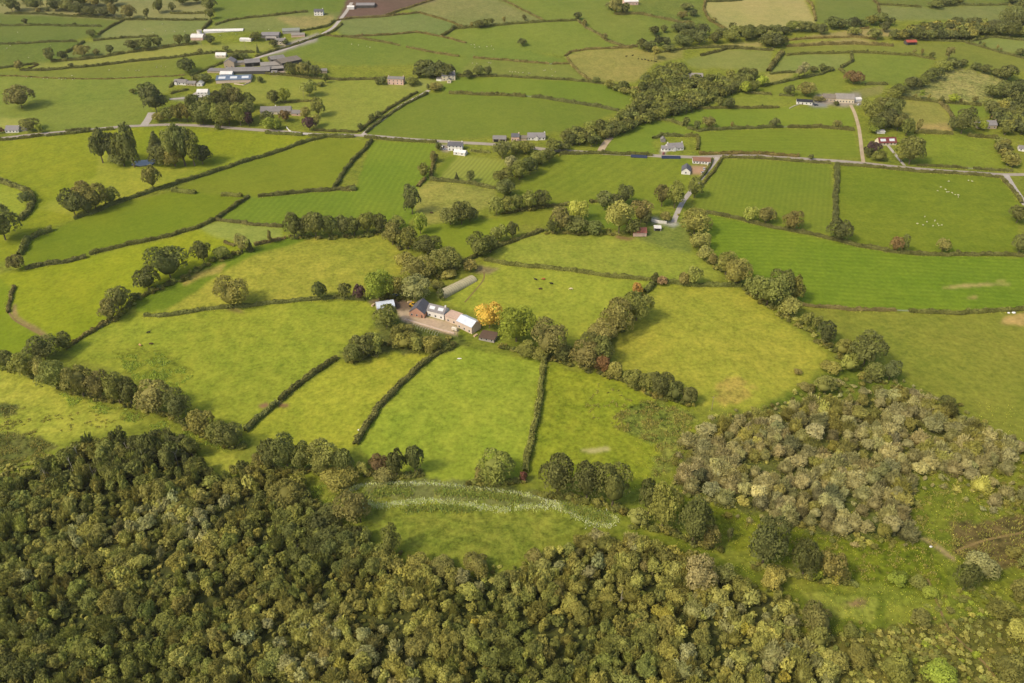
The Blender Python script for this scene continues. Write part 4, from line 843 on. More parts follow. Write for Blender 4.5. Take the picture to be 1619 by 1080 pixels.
trees('''
163 202 259 26 t d|tall dark poplar at the left end of the pond copse
181 212 259 25 t k|blackish poplar second from the end of the pond copse
197 211 264 25 t m|thin olive poplar beside the pond
213 198 266 28 p d|tallest feathery poplar in the pond copse
249 207 242 32 c k|dark pyramid fir behind the pond
259 229 264 36 b d|olive rounded willow overhanging the pond
276 233 266 30 b o|brown rounded willow at the pond edge
277 195 264 28 t m|tall poplar behind the brown pond willow
293 192 264 34 t d|broad pale stemmed poplar in the pond copse
308 206 264 30 t m|stout olive poplar in the pond copse
321 228 261 30 r k|dark bush at the right end of the pond copse
192 240 264 30 b d|low dark bushes under the pond poplars
243 260 302 26 t o|large egg-shaped tree with rusty top standing on the long straight hedge
119 302 343 38 r d|dark tree at the left of the big hedgerow clump
134 287 320 30 r n|brown topped tree rising above the big hedgerow clump
152 291 334 38 r o|olive tree in the middle of the big hedgerow clump
177 296 324 26 r m|rounded tree at the right of the big hedgerow clump
141 306 341 26 r k|deep green tree low in the big hedgerow clump
43 303 323 19 r d|rounded bush in the curving bushy hedge
9 325 383 50 r d|big dark tree at the frame edge by the curving hedge
746 35 44 6 t n|tiny brown sapling left of the hill hedge trees
758 31 45 15 r d|broad dark tree among the hill hedge trees
769 29 44 11 r d|dark tree joined to the broad hill hedge tree
778 28 39 8 t d|slim dark tree among the hill hedge trees
797 25 37 6 t n|tiny upright tree, last on the hill hedge
717 39 47 6 r d|small round bush on the thick hedge curl
597 123 135 11 b d|dark garden bush left of the pink two storey house
606 121 134 12 b d|dark garden bush touching the pink two storey house
650 121 135 26 b m|green garden bushes right of the pink two storey house
740 110 125 14 r d|round dark tree right of the slate two storey house
756 102 122 17 r d|tall round dark tree in the top hedge
772 103 121 13 t k|upright black green tree in the top hedge
688 130 144 24 b n|brown bushes beside the upper end of the house lane
677 132 143 6 t d|thin tree beside the upper end of the house lane
588 178 195 10 t d|dark tree on the bank of the straight house lane
599 175 187 11 r d|small dark tree high on the bank of the straight house lane
570 195 207 8 r d|small bush at the foot of the straight house lane
826 59 73 14 r k|solitary dark round tree in the hill pasture
829 22 33 7 t n|thin tree alone near the slanting hill hedge
913 18 32 12 r k|dark round tree at the corner of the hill hedge
923 30 41 10 b n|bush just below the corner tree of the hill hedge
956 52 64 8 r n|small tree on the wiggling far hedge
966 2 16 17 b d|dark bush left of the pink hilltop house
973 -4 23 20 r n|brown tree beside the pink hilltop house
987 4 22 20 b d|dark bush below the pink hilltop house
942 121 132 13 b d|round bush on the hedge near the glen wood
1035 74 95 22 s o|open branched olive tree beside the black cattle
1178 129 149 19 r v|light rounded tree at the glen wood end
1191 127 147 18 r m|green tree outside the glen wood end
1203 119 138 18 r v|pale green tree by the hedge at the glen wood end
1138 153 169 15 r m|feathery tree of the pair in the small glen field
1152 154 173 16 r k|dark tree of the pair in the small glen field
1205 164 171 4 b d|tiny bush on the hedge by the small glen field
1246 132 152 15 r k|dark round tree above the white black-roofed bungalow
1273 130 154 26 r n|red brown round tree above the white black-roofed bungalow
1349 111 134 27 r r|bright rust orange tree above the stone farmstead
1295 151 161 18 b n|brown bushes in the stone farmstead garden
1323 160 167 11 b k|dark clipped bush on the stone farmstead lawn
1262 103 125 20 s e|pale grey open tree in the hill hedge
1271 97 120 15 s e|tall pale grey open tree in the hill hedge
1285 105 115 14 r d|dark bush right of the pale grey open trees
1299 101 114 13 r d|rounded dark bush in the hill hedge row
1311 104 112 12 r d|last dark bush in the hill hedge row
1157 36 49 11 t k|dark upright tree against the stubble hill
1128 27 36 9 r n|small brown tree on the curved stubble hill hedge
1084 184 201 11 r d|dark tree at the hedge corner beyond the slate bungalow
1101 190 207 10 r d|slim dark tree on the hedge beyond the slate bungalow
1120 184 203 21 r n|broad grey brown tree on the hedge beyond the slate bungalow
1157 192 203 6 t n|tiny upright sapling on the long field hedge
1223 186 202 15 r k|dark round tree standing in the long field hedge
1323 190 203 13 r n|grey brown tree near the gravel drive hedge
1282 243 253 8 b d|small dark bush on the road bank
1097 281 314 23 r m|round green tree over the shaded lane
1046 289 328 24 t n|brown flat sided tree by the shaded lane
1066 287 331 28 t m|tall green tree by the shaded lane
1187 327 353 23 r m|first tree on the hedge below the upright striped field
1210 329 355 28 r n|brown green second tree on the hedge below the upright striped field
1250 334 366 29 r n|third round tree on the hedge below the upright striped field
1325 345 384 34 r d|dark round tree at the foot of the thick straight hedge
1414 375 400 19 r r|red brown round tree on the long dark hedge
1427 372 400 13 t d|dark narrow tree joined to the red brown tree
1489 376 400 19 r n|lone brown round tree on the long dark hedge
1610 370 403 24 r d|dark tree at the frame edge on the long hedge
1607 321 354 27 r d|dark round tree beside the side lane
1380 198 211 16 r v|light small tree beside the gravel drive
1378 224 245 22 r u|dark purple bush by the red roofed bungalow
1388 238 256 24 b m|garden shrubs before the red roofed bungalow
1373 232 250 14 b d|dark shrub at the foot of the gravel drive
1437 213 262 36 r d|large round tree by the red roofed bungalow garden
1423 228 258 22 r m|lower green tree in the red roofed bungalow garden
1432 186 216 19 r m|upright tree behind the red roofed bungalow
1451 189 209 9 t n|narrow brown tree at the paddock corner
1519 171 213 32 r d|big dark double tree left of the grey stone house
1506 185 208 18 r k|dark low tree against the big double tree
1550 188 207 16 b v|light climbing shrub in front of the grey stone house
1585 127 156 32 r d|dark tree at the head of the rushy field
1606 126 153 30 r k|blackish tree at the frame edge by the rushy field
1568 130 156 24 r d|rounded tree at the corner of the rushy field
1590 102 128 26 r d|round dark tree at the end of the bushy hill hedge
1612 77 89 15 r d|round bush beside the slanting sapling hedge
1565 154 170 20 r m|leafy tree on the small green glade
1586 158 180 26 r o|olive tree on the right of the small glade
1444 77 87 7 s n|thin sapling on the hedge below the red barn
1457 76 87 5 t n|thinner sapling on the hedge below the red barn
1472 81 93 8 r d|small bush at the end of the red barn hedge
1499 72 96 16 s n|gaunt open branched tree above the bushy shelter belt
1371 77 83 4 b d|tiny bush on the hedge below the stubble strips
1548 64 72 5 t d|first sapling in the hilltop sapling row
1555 66 73 5 r d|second sapling in the hilltop sapling row
1576 70 79 4 t n|third sapling in the hilltop sapling row
1582 75 81 4 t n|lowest sapling in the hilltop sapling row
1446 148 157 5 t n|thin pale sapling at the left of the rushy field hedge
1455 142 157 11 s v|pale feathery tree on the rushy field hedge
1468 148 158 5 t n|narrow sapling after the feathery tree
1487 152 164 7 t d|dark sapling at the hedge bend below the rushy field
1505 149 163 17 r v|light round tree on the rushy field hedge
1518 155 164 5 t n|thin sapling right of the light round tree
1540 151 163 9 t n|slim brown tree near the end of the rushy field hedge
670 259 283 19 r m|round dark tree on the mown strip hedge
652 295 340 26 t d|tall pear-shaped dark tree in the field hedge
693 225 238 11 b d|dark bush at the white roadside house
687 238 258 16 b n|red brown bushes below the white roadside house
722 273 284 8 c k|small dark fir in the striped hay meadow
744 271 288 14 t d|dark cone-shaped tree in the striped hay meadow
558 293 301 11 b d|lone dark bush in the vertical striped field
712 326 357 32 r d|left part of the large dark trio below the dry yellow field
730 319 357 34 r d|middle and highest of the large dark trio below the dry yellow field
743 328 352 24 r d|right part of the large dark trio below the dry yellow field
''')
for q in ('466 336 378 27 r d', '481 344 377 23 r d', '500 333 378 31 r d', '521 341 377 27 r d', '543 339 375 24 r k', '561 340 374 23 r d', '581 335 371 25 r m', '601 337 370 24 r d'):
    trees(q+'|dark rounded tree in the row above the yellow hill pasture|tree row above the yellow hill')
for q in ('794 221 253 27 r d', '815 222 244 24 r m', '832 223 245 25 r m', '850 238 264 25 r m', '868 234 258 24 r d', '874 220 243 22 r m', '888 222 240 22 r d', '838 248 277 25 r d', '821 254 286 27 r m', '795 264 292 28 r m', '798 285 312 30 r d'):
    trees(q+'|green tree in the winding line along the stream below the road|stream trees below the road')
for q in ('785 311 341 23 r m', '801 311 339 23 r m', '818 307 334 20 r m', '836 303 333 23 r m', '855 301 331 27 r d'):
    trees(q+'|green tree in the short row below the diagonal striped field|row below the diagonal striped field')
for q in ('1422 131 153 26 r m', '1440 122 142 25 r d', '1456 121 138 20 r m', '1466 112 130 21 r d', '1477 104 126 22 r d', '1490 95 114 26 r m', '1506 92 109 22 r d', '1521 94 105 16 r d', '1408 140 160 24 r m', '1395 150 175 26 r d', '1412 155 185 28 r d', '1400 172 204 30 r k', '1380 165 195 26 r m', '1418 178 208 26 r d', '1385 185 208 24 r d', '1368 158 180 18 r m'):
    trees(q+'|dark leafy tree in the shelter belt beside the gravel drive|shelter belt by the gravel drive')
for q in ('1557 102 117 19 b d', '1572 107 121 19 b d', '1584 111 125 18 b d', '1540 98 112 15 b d'):
    trees(q+'|dark bush in the row above the rushy field|bushes above the rushy field')
for q in ('1015 60 79 15 r d', '1025 62 83 20 r k', '1041 55 73 15 t k', '1053 57 73 15 t k', '1056 69 81 19 r d', '1035 41 56 17 r d', '1050 39 52 12 r d', '1073 35 52 24 r k', '1088 38 50 18 r d', '1085 5 16 20 r d', '1095 15 26 16 r k', '1078 15 32 14 r n', '1092 35 47 16 r d'):
    trees(q+'|dark tree in the clumps beyond the cattle field|tree clumps beyond the cattle field')
# tree belts below the stubble hill and towards the frame corner
BL = [('dark tree in the belt below the stubble hill', 'belt below the stubble hill', '1080,73 1105,71 1130,68 1155,66 1180,64 1200,58', 20, 20), ('dark tree in the belt below the stubble hill', 'belt below the stubble hill', '1085,62 1110,57 1140,56 1165,56 1185,58', 18, 17),
      ('dark tree in the belt below the stubble hill', 'belt below the stubble hill', '1205,56 1222,56 1240,55 1252,50 1268,50 1285,50 1298,54 1315,46', 17, 17), ('dark tree of the clump on the pale stubble strips', 'clump on the pale strips', '1212,74 1224,76 1236,72 1222,66', 19, 20),
      ('dark tree in the belt below the green hill', 'belt below the green hill', '1330,46 1348,45 1362,42 1378,40 1392,38 1405,40 1398,50 1382,62 1350,56 1412,62', 16, 16),
      ('dark tree in the hill corner wood', 'hill corner wood', '1592,36 1605,38 1618,36 1600,28 1615,22 1560,56 1578,56 1596,58 1612,58 1590,50 1608,48 1570,48', 20, 20),
      ('dark bush by the top frame corner', 'corner bushes', '1478,12 1490,9 1503,8 1515,6 1600,6 1612,10', 16, 11)]
for lab, gr, line, sp_, hp in BL:
    for i, (x, y) in enumerate(pts(line)):
        trees('%f %f %f %f r %s|%s|%s' % (x, y-hp*(1+.2*math.sin(i*2.1)), y+1, sp_*(1.15+.2*math.cos(i*1.7)), 'dkdmd'[i % 5], lab, gr))
def fill(poly, gap, wr, hr, cols, name, label, group, seed, kinds='rrt', x=(-100, 700), y=(500, 1200)):
    rr = np.random.default_rng(seed); k = 0
    for X, Y, U, Vv in scatter(poly, gap, rr, 30000, x, y):
        p = Vector((X, Y, float(hz(X, Y)))); wd = rr.uniform(*wr)
        plant(p, wd, rr.uniform(*hr), str(rr.choice(list(kinds))), str(rr.choice(list(cols))), label, group, name=name, cat='tree', pxw=wd*ppm(p)*.7, seed=k); k += 1
    return k
n1 = fill(pts('1012,138 1022,124 1046,114 1082,112 1092,128 1115,132 1150,127 1184,119 1192,127 1176,143 1138,157 1098,175 1060,188 1022,197 984,211 960,224 930,236 900,238 886,229 910,214 944,202 980,191 1004,168'), 7.4, (8, 12), (8, 12), 'dmmmdd', 'glen_tree', 'green tree crowded in the narrow glen wood', 'trees of the glen wood', 5)
n2 = fill(pts('1420,64 1445,52 1475,48 1520,42 1552,42 1556,54 1540,62 1500,64 1450,66'), 8, (11, 15), (9, 13), 'dmok', 'hill_wood_tree', 'green tree in the small wood behind the red barn', 'trees of the red barn wood', 6)
n3 = fill(pts('540,116 612,116 612,126 540,127'), 8, (11, 15), (10, 13), 'dk', 'garden_tree', 'dark tree in the row left of the pink two storey house', 'tree row left of the pink house', 7)
n4 = fill(pts('616,112 660,110 700,114 716,122 712,126 640,126 616,124'), 7, (10, 14), (10, 13), 'dkd', 'garden_tree', 'dark tree in the wood behind the two tall houses', 'wood behind the two tall houses', 8)
n5 = fill(pts('1562,180 1578,170 1600,162 1650,162 1650,222 1590,220 1576,208'), 8, (10, 14), (10, 14), 'dmk', 'garden_tree', 'dark tree in the grove beside the grey stone house', 'grove by the grey stone house', 9)
n6 = fill(pts('1572,224 1586,224 1604,266 1592,266'), 6, (8, 11), (6, 10), 'dmo', 'hedgerow_tree', 'bushy tree in the tall hedge closing the paddock', 'tall hedge of the road paddock', 10)
n7 = fill(pts('1000,142 1012,148 1030,158 1020,164 1000,156 960,140 980,138'), 8, (8, 11), (6, 9), 'dmo', 'glen_tree', 'small tree on the upper edge of the glen wood', 'edge of the glen wood', 11)
print('fills', n1, n2, n3, n4, n5, n6, n7)
trees('''
808 247 269 21 r g|grey leafless looking tree in the stream line
626 341 367 25 r m|broad tree right of the dark row
665 337 371 20 r v|small light tree below the pear-shaped tree
788 353 385 23 r m|upright green tree beside the farm lane
811 348 379 19 t d|dark upright tree beside the farm lane
756 372 408 38 r m|rounded tree at the lane bend above the tunnel
776 372 401 22 r d|smaller tree behind the lane bend tree
886 327 369 30 r n|brown green tree left of the yellowish topped tree
915 316 350 30 r (98,104,48)|yellowish topped tree above the brick-roofed tin barn field
911 340 369 38 r d|dark low tree under the yellowish topped tree
873 345 371 17 r d|small dark tree at the field gate corner
940 347 371 30 b d|dark bushes left of the big pale willow
955 302 334 25 r k|dark oval tree on the hedge stub
974 306 334 22 r k|dark tree between the oval trees
988 294 324 25 t k|tall dark oval tree on the hedge stub
978 316 374 48 w l|very large pale green willow by the tin barn
1013 317 354 32 r n|russet brown tree beside the big pale willow
1000 345 374 22 r d|dark bush between big willow and tin barn
1022 338 358 14 t k|dark narrow shrub behind the tin barn
1052 335 352 18 b n|brown shrubs beside the rubble yard
1097 332 373 46 r o|olive brown tree at the top of the hedgerow line
1106 368 396 30 r l|light green tree in the hedgerow line
1113 389 413 22 r l|pale leafy tree low in the hedgerow line
1125 399 419 18 b n|brown bush in the hedgerow line
1147 399 437 33 r m|dark olive tree behind the big round hedgerow tree
1163 412 453 42 r o|big round olive and brown tree on the hedgerow corner
1095 421 453 23 r m|round tree on the hedge in the yellow pasture
1078 429 453 20 b n|brown bush touching the round hedge tree
1212 430 486 52 r m|large green tree of the thick group by the striped field
1232 426 480 42 r d|dark tall tree of the thick group by the striped field
1190 436 470 28 b m|low leafy bush left of the thick group
1256 440 480 23 t o|olive brown tree at the right of the thick group
1246 470 502 30 r l|pale yellowish tree below the thick group
1275 492 516 20 b m|bush in the sloping line below the pale yellowish tree
1290 497 522 18 b m|small tree in the sloping line of bushes
1303 507 546 27 r k|dark small tree on the sloping line of bushes
1330 535 565 28 b o|olive bush on the sloping line of bushes
1365 526 582 48 r d|large dark tree at the corner of the olive pasture
1340 560 590 30 b m|bush at the foot of the large dark corner tree
1312 572 590 30 b o|olive bush beside the open grass below the corner tree
1405 571 603 25 r k|dark small tree right of the large corner tree
1380 575 604 30 b d|dark bush between the two corner trees
1260 584 592 14 b n|small brown bush at the pasture tip
1272 607 620 26 b n|rounded brown bush in the rough grass tip
1300 595 625 34 b m|green bush in the rough grass tip
1420 610 640 26 b o|olive bush along the olive pasture edge
1495 628 648 26 b d|lone dark bush on the edge of the olive pasture
621 353 389 28 r n|brown tree at the top of the farm tree belt
646 361 396 34 r m|green tree at the top of the farm tree belt
676 372 407 40 r m|round green tree above the polytunnel
706 391 431 46 r o|olive brown tree beside the polytunnel
661 409 443 52 r o|spreading olive tree in the farm tree belt
640 400 425 26 r l|pale yellowish shrub at the pasture edge of the farm belt
600 431 479 46 r v|bright mid green round tree behind the silver shed
626 437 471 30 r o|yellowish tree behind the silver shed
656 439 478 48 w e|grey green willow above the farmhouse
570 447 476 18 r u|dark purple small tree near the silver shed
546 447 475 19 r d|small dark green tree left of the purple tree
507 446 476 22 r d|small round tree with golden leaves on the hedge
369 442 490 51 r o|large solitary round tree with golden flecks on the pasture hedge
235 424 461 37 r d|dark round tree in the left hedgerow run
270 392 444 57 r d|largest tree of the left hedgerow run
323 381 416 30 r d|rounded tree right of the largest hedgerow tree
352 390 411 24 r m|low bushy tree in the left hedgerow run
384 371 401 20 r n|small brown green tree on the upper hedgerow run
397 379 398 10 c k|little dark fir beside the brown green tree
428 365 386 6 t n|small upright lone tree on the brown hedge
193 454 491 34 r d|dark tree above the wire fence
177 474 509 30 r n|brown leaning tree above the wire fence
216 462 476 16 b d|small bush between two hedgerow trees
28 401 429 24 b n|brown bush at the end of the bushy field hedge
72 534 573 48 r d|big dark tree at the top of the stream tree belt
105 526 556 26 r d|dark tree at the end of the wire fence
45 559 599 36 r m|rounded tree near the frame edge of the stream belt
90 574 619 46 r m|broad green tree in the stream belt
66 568 601 26 r n|brown green tree low in the stream belt
133 576 631 42 r o|tall olive tree in the stream belt
160 589 633 34 r n|brown olive tree in the stream belt
190 592 641 36 r m|mid green tree in the middle of the stream belt
209 597 643 26 r d|dark slim tree in the middle of the stream belt
247 604 656 50 r n|large brown green tree in the stream belt
283 621 665 40 r d|rounded dark tree in the lower stream belt
322 644 689 38 r o|golden flecked tree in the lower stream belt
350 668 706 32 r d|dark tree at the lower end of the stream belt
370 671 713 34 r d|last dark tree where the bull field hedge meets the stream
10 555 583 30 r d|dark bushes at the frame edge above the marsh pasture
432 697 745 36 r d|dark tree at the left of the streamside row
455 688 745 42 r d|rounded tree in the streamside row
480 700 748 32 r d|deep green tree in the streamside row
513 699 752 48 r o|broad olive tree in the streamside row
545 709 754 30 r d|dark tree at the right end of the streamside row
415 712 742 26 b n|reddish bush at the left end of the streamside row
598 720 749 34 b r|dull red bush below the long dark hedge
576 728 752 20 b l|pale bush beside the dull red bush
628 709 759 27 t d|dark pointed tree beside the dull red bush
657 701 753 29 t d|tallest dark pointed tree by the stream
610 742 762 34 b n|brown brambles below the pointed trees
782 718 767 53 r m|rounded tree alone on the stream bank
757 735 762 20 b n|pale brown bush left of the rounded bank tree
827 745 763 12 b (84,58,48)|small deep red bush at the foot of the straight hedge
881 723 786 54 r d|dark broad tree left of the dark bank pair
927 729 796 46 r d|dark broad tree in the middle of the bank trees
968 735 806 50 r d|dark broad tree right of the dark bank pair
1025 759 816 36 t d|dark tree leading the second bank group
1046 767 842 46 r o|olive tree in the second bank group
1005 805 835 34 b l|pale bush at the end of the reed bed
1095 792 863 50 r d|dark tree at the end of the second bank group
1120 830 868 30 b n|brown bush beside the green corridor
1152 832 857 10 t k|tiny dark upright tree in the rough meadow
1205 824 899 58 r d|big dark round tree in the rough meadow corridor
1268 857 917 42 r d|dark rounded tree in the corridor clump
1310 874 920 38 r n|brown green tree in the corridor clump
1290 898 921 18 b v|light green bush at the corridor clump foot
1320 900 920 13 b y|bright yellow green bush at the corridor clump foot
1335 900 922 14 b o|olive yellow bush at the corridor clump foot
1222 901 925 30 r (128,124,64)|straw yellow small tree at the wood edge
1522 894 937 34 r d|dark upright bush beside the spoil bank
1547 879 917 48 b e|large grey green bush beside the spoil bank
1215 905 935 26 b (114,110,58)|tan bush below the straw yellow tree
1100 888 935 50 r (108,102,68)|big pinkish brown tree on the wood edge
1175 985 1005 17 b (122,118,50)|small round golden bush in the wet woodland
1290 960 1005 52 b n|grey brown dome bush on the green opening
1290 995 1030 34 b o|olive dome bush on the green opening
560 783 826 50 r n|brown domed willow on the left of the clearing
520 805 832 44 b d|dark low bush beside the brown domed willow
535 745 775 60 b o|olive bramble bank at the head of the clearing
455 765 800 46 r o|olive willow at the wood edge by the clearing
618 835 880 30 r d|dark upright tree at the foot of the clearing
660 880 905 36 b o|olive bush at the foot of the clearing
700 885 908 40 b n|brown bush at the foot of the clearing
757 880 908 46 b n|dome bush in the grass at the foot of the clearing
774 478 522 38 r a|bright golden orange tree beside the metal roofed barn
816 489 545 58 r v|big glossy green tree beside the golden orange tree
866 511 567 54 r n|big brown green tree right of the glossy tree
893 544 570 32 b d|low dark bush beside the big brown tree
924 543 584 46 r n|brown tree in the ridge of trees
950 533 577 34 r d|dark tree in the ridge of trees
955 562 590 30 b (108,84,54)|orange red shrub in the ridge hedge
950 508 547 42 r n|brown round tree on the ridge between pastures
974 474 532 48 r n|large brown olive tree on the ridge between pastures
1006 456 510 44 r m|large green tree at the top of the ridge
1005 446 468 18 b (120,98,54)|small rusty shrub behind the top ridge tree
940 525 556 40 r d|dark tree hidden between the ridge trees
975 572 602 28 b l|pale leafy shrub in the lower ridge hedge
1000 585 615 30 b m|green shrub in the lower ridge hedge
1022 588 620 28 b m|upright green shrub in the lower ridge hedge
1042 590 627 44 b d|rounded dark bush in the lower ridge hedge
1066 603 637 28 b d|dark bush near the end of the lower ridge hedge
1086 611 642 28 b d|last dark bush of the lower ridge hedge
1045 436 452 16 b (122,104,76)|pinkish brown bush where four pastures meet
1034 430 448 16 b d|dark bush where four pastures meet
612 484 521 38 r m|green tree in front of the silver shed
650 514 533 26 b o|bushes below the gravel yard
632 508 542 30 b o|olive shrub mass left of the gravel yard
575 524 564 36 r d|dark tree at the top of the bull field hedge
594 528 562 30 b m|rounded green bush beside the bull field hedge
560 545 576 30 b d|low dark bush beside the bull field hedge
640 526 554 36 b o|scrub bush at the left of the bank below the yard
662 528 557 34 b m|scrub bush in the middle of the bank below the yard
684 532 559 32 b o|scrub bush at the right of the bank below the yard
704 541 553 20 b m|small bush at the hedge head below the yard
697 458 477 11 t k|little dark tree at the mouth of the polytunnel
830 540 562 40 b m|low green bank of shrubs right of the rusty shed
857 552 572 36 b m|green shrubs at the head of the straight hedge
710 428 442 26 b o|tangled shrubs along the back of the polytunnel
690 444 459 24 b m|leafy shrubs behind the polytunnel mouth
742 410 430 22 b n|dry shrubs at the far end of the polytunnel
'''.replace('1095 421', '1095 421'))
BELTS = [('-20,575 20,588 60,600 110,622 160,635 210,647 260,660 310,686 350,706 385,712', 7), ('162,515 185,505 215,478 245,462 285,446 330,418 375,405 400,395', 5), ('410,740 450,748 500,750 560,754', 6), ('570,752 620,760 665,752', 5), ('740,768 790,768 830,762', 4), ('850,785 900,792 960,806 1000,815', 7), ('1000,835 1050,842 1100,862 1130,872', 7), ('1190,900 1240,910 1300,920 1345,925', 6),
         ('1085,345 1092,375 1105,400 1120,420 1150,440 1190,470 1235,500 1270,522 1310,552 1345,582 1370,605 1400,610', 9), ('790,552 840,565 890,575 930,588 985,605 1040,630 1095,645', 7), ('930,580 950,548 975,530 1000,505 1020,475', 7), ('600,475 640,478 670,455 690,440 715,432 740,412', 12), ('600,375 630,392 660,420', 7), ('455,378 500,380 560,376 620,372 650,372', 4), ('790,340 830,335 865,330', 4), ('800,312 812,290 825,275 850,260 880,245', 7), ('860,370 910,372 960,372 1010,373', 5), ('600,545 640,552 690,556 715,550', 9), ('545,578 580,565 600,560', 6), ('1390,180 1405,205', 10), ('430,745 480,790 520,820', 8)]
bt = []
rq = np.random.default_rng(41)
for line, spread in BELTS:
    L_ = np.array(pts(line)); seg = np.linalg.norm(np.diff(L_, axis=0), axis=1)
    for (x0, y0), (x1, y1), sl in zip(L_[:-1], L_[1:], seg):
        for _ in range(int(sl*.42)):
            t_ = rq.uniform(); p = P(x0+(x1-x0)*t_+rq.normal(0, spread*.6), y0+(y1-y0)*t_-abs(rq.normal(0, spread*.6))); bt.append((p, rq.uniform(1.8, 4.2), rq.uniform(1.0, 3.0), str(rq.choice(['d', 'm', 'o', 'm', 'l', 'o']))))
mass('undergrowth', bt, ['b', 'r', 'g'], 150, 'brambles and low bushes filling the tree belts and hedge lines')
for i, (x, y, wv) in enumerate([(1350, 1050, 50), (1410, 1072, 60), (1480, 1085, 56), (1580, 975, 50), (1612, 950, 50), (1605, 1010, 44), (1450, 985, 40), (1340, 1005, 32), (1420, 925, 34), (1450, 930, 30), (1590, 1070, 60), (1310, 1065, 56), (1600, 880, 30), (1625, 900, 40), (1470, 945, 30)]):
    trees('%d %f %d %d b %s|dome shaped bush in the bog scrub beside the winding track|bog scrub bushes' % (x, y-wv*.52, y, wv*.9, 'omvmol'[i % 6]))
# ---------------------------------------------------------------- buildings
WALLS = {'white': (226, 220, 208), 'cream': (222, 206, 176), 'pink': (214, 180, 160), 'stone': (176, 158, 132), 'brick': (190, 144, 118), 'grey': (138, 132, 124), 'pinkstone': (208, 186, 164), 'dark': (84, 80, 74), 'concrete': (170, 162, 148), 'orange': (196, 132, 88), 'greywall': (160, 150, 138), 'redwall': (128, 74, 58), 'plast': (178, 168, 130)}
ROOFS = {'slate': (136, 130, 126), 'dslate': (100, 98, 100), 'brown': (136, 100, 80), 'maroon': (116, 62, 58), 'tin': (206, 212, 218), 'grey': (132, 126, 118), 'mossy': (126, 116, 100), 'rust': (98, 80, 66), 'red': (168, 84, 66), 'white': (222, 216, 204), 'blue': (98, 112, 128), 'black': (52, 52, 56), 'asbestos': (146, 138, 126), 'rusty': (160, 100, 82), 'palestone': (196, 166, 142), 'plastic': (178, 168, 130), 'greygreen': (138, 140, 126)}
def wallm(k): return mat('wall_'+k, WALLS[k], .9, .22, 1.2)
def roofm(k): return mat('roof_'+k, ROOFS[k], .55 if k in ('tin', 'blue') else .8, .25, 1.0, 1.2 if k in ('tin', 'blue', 'asbestos', 'grey', 'mossy', 'rusty', 'red') else 0, 0, .4 if k == 'tin' else .15)
GLASS = mat('window_glass', (52, 56, 62), .15, .05, 1, 0, 0, .5); FRAME = mat('window_frame', (220, 216, 206), .6, .1); DOOR = mat('door_paint', (96, 76, 66), .6, .2); DARK = mat('opening_shade', (40, 38, 36), .9, .1); POT = mat('chimney_pot', (176, 110, 80), .8, .2)
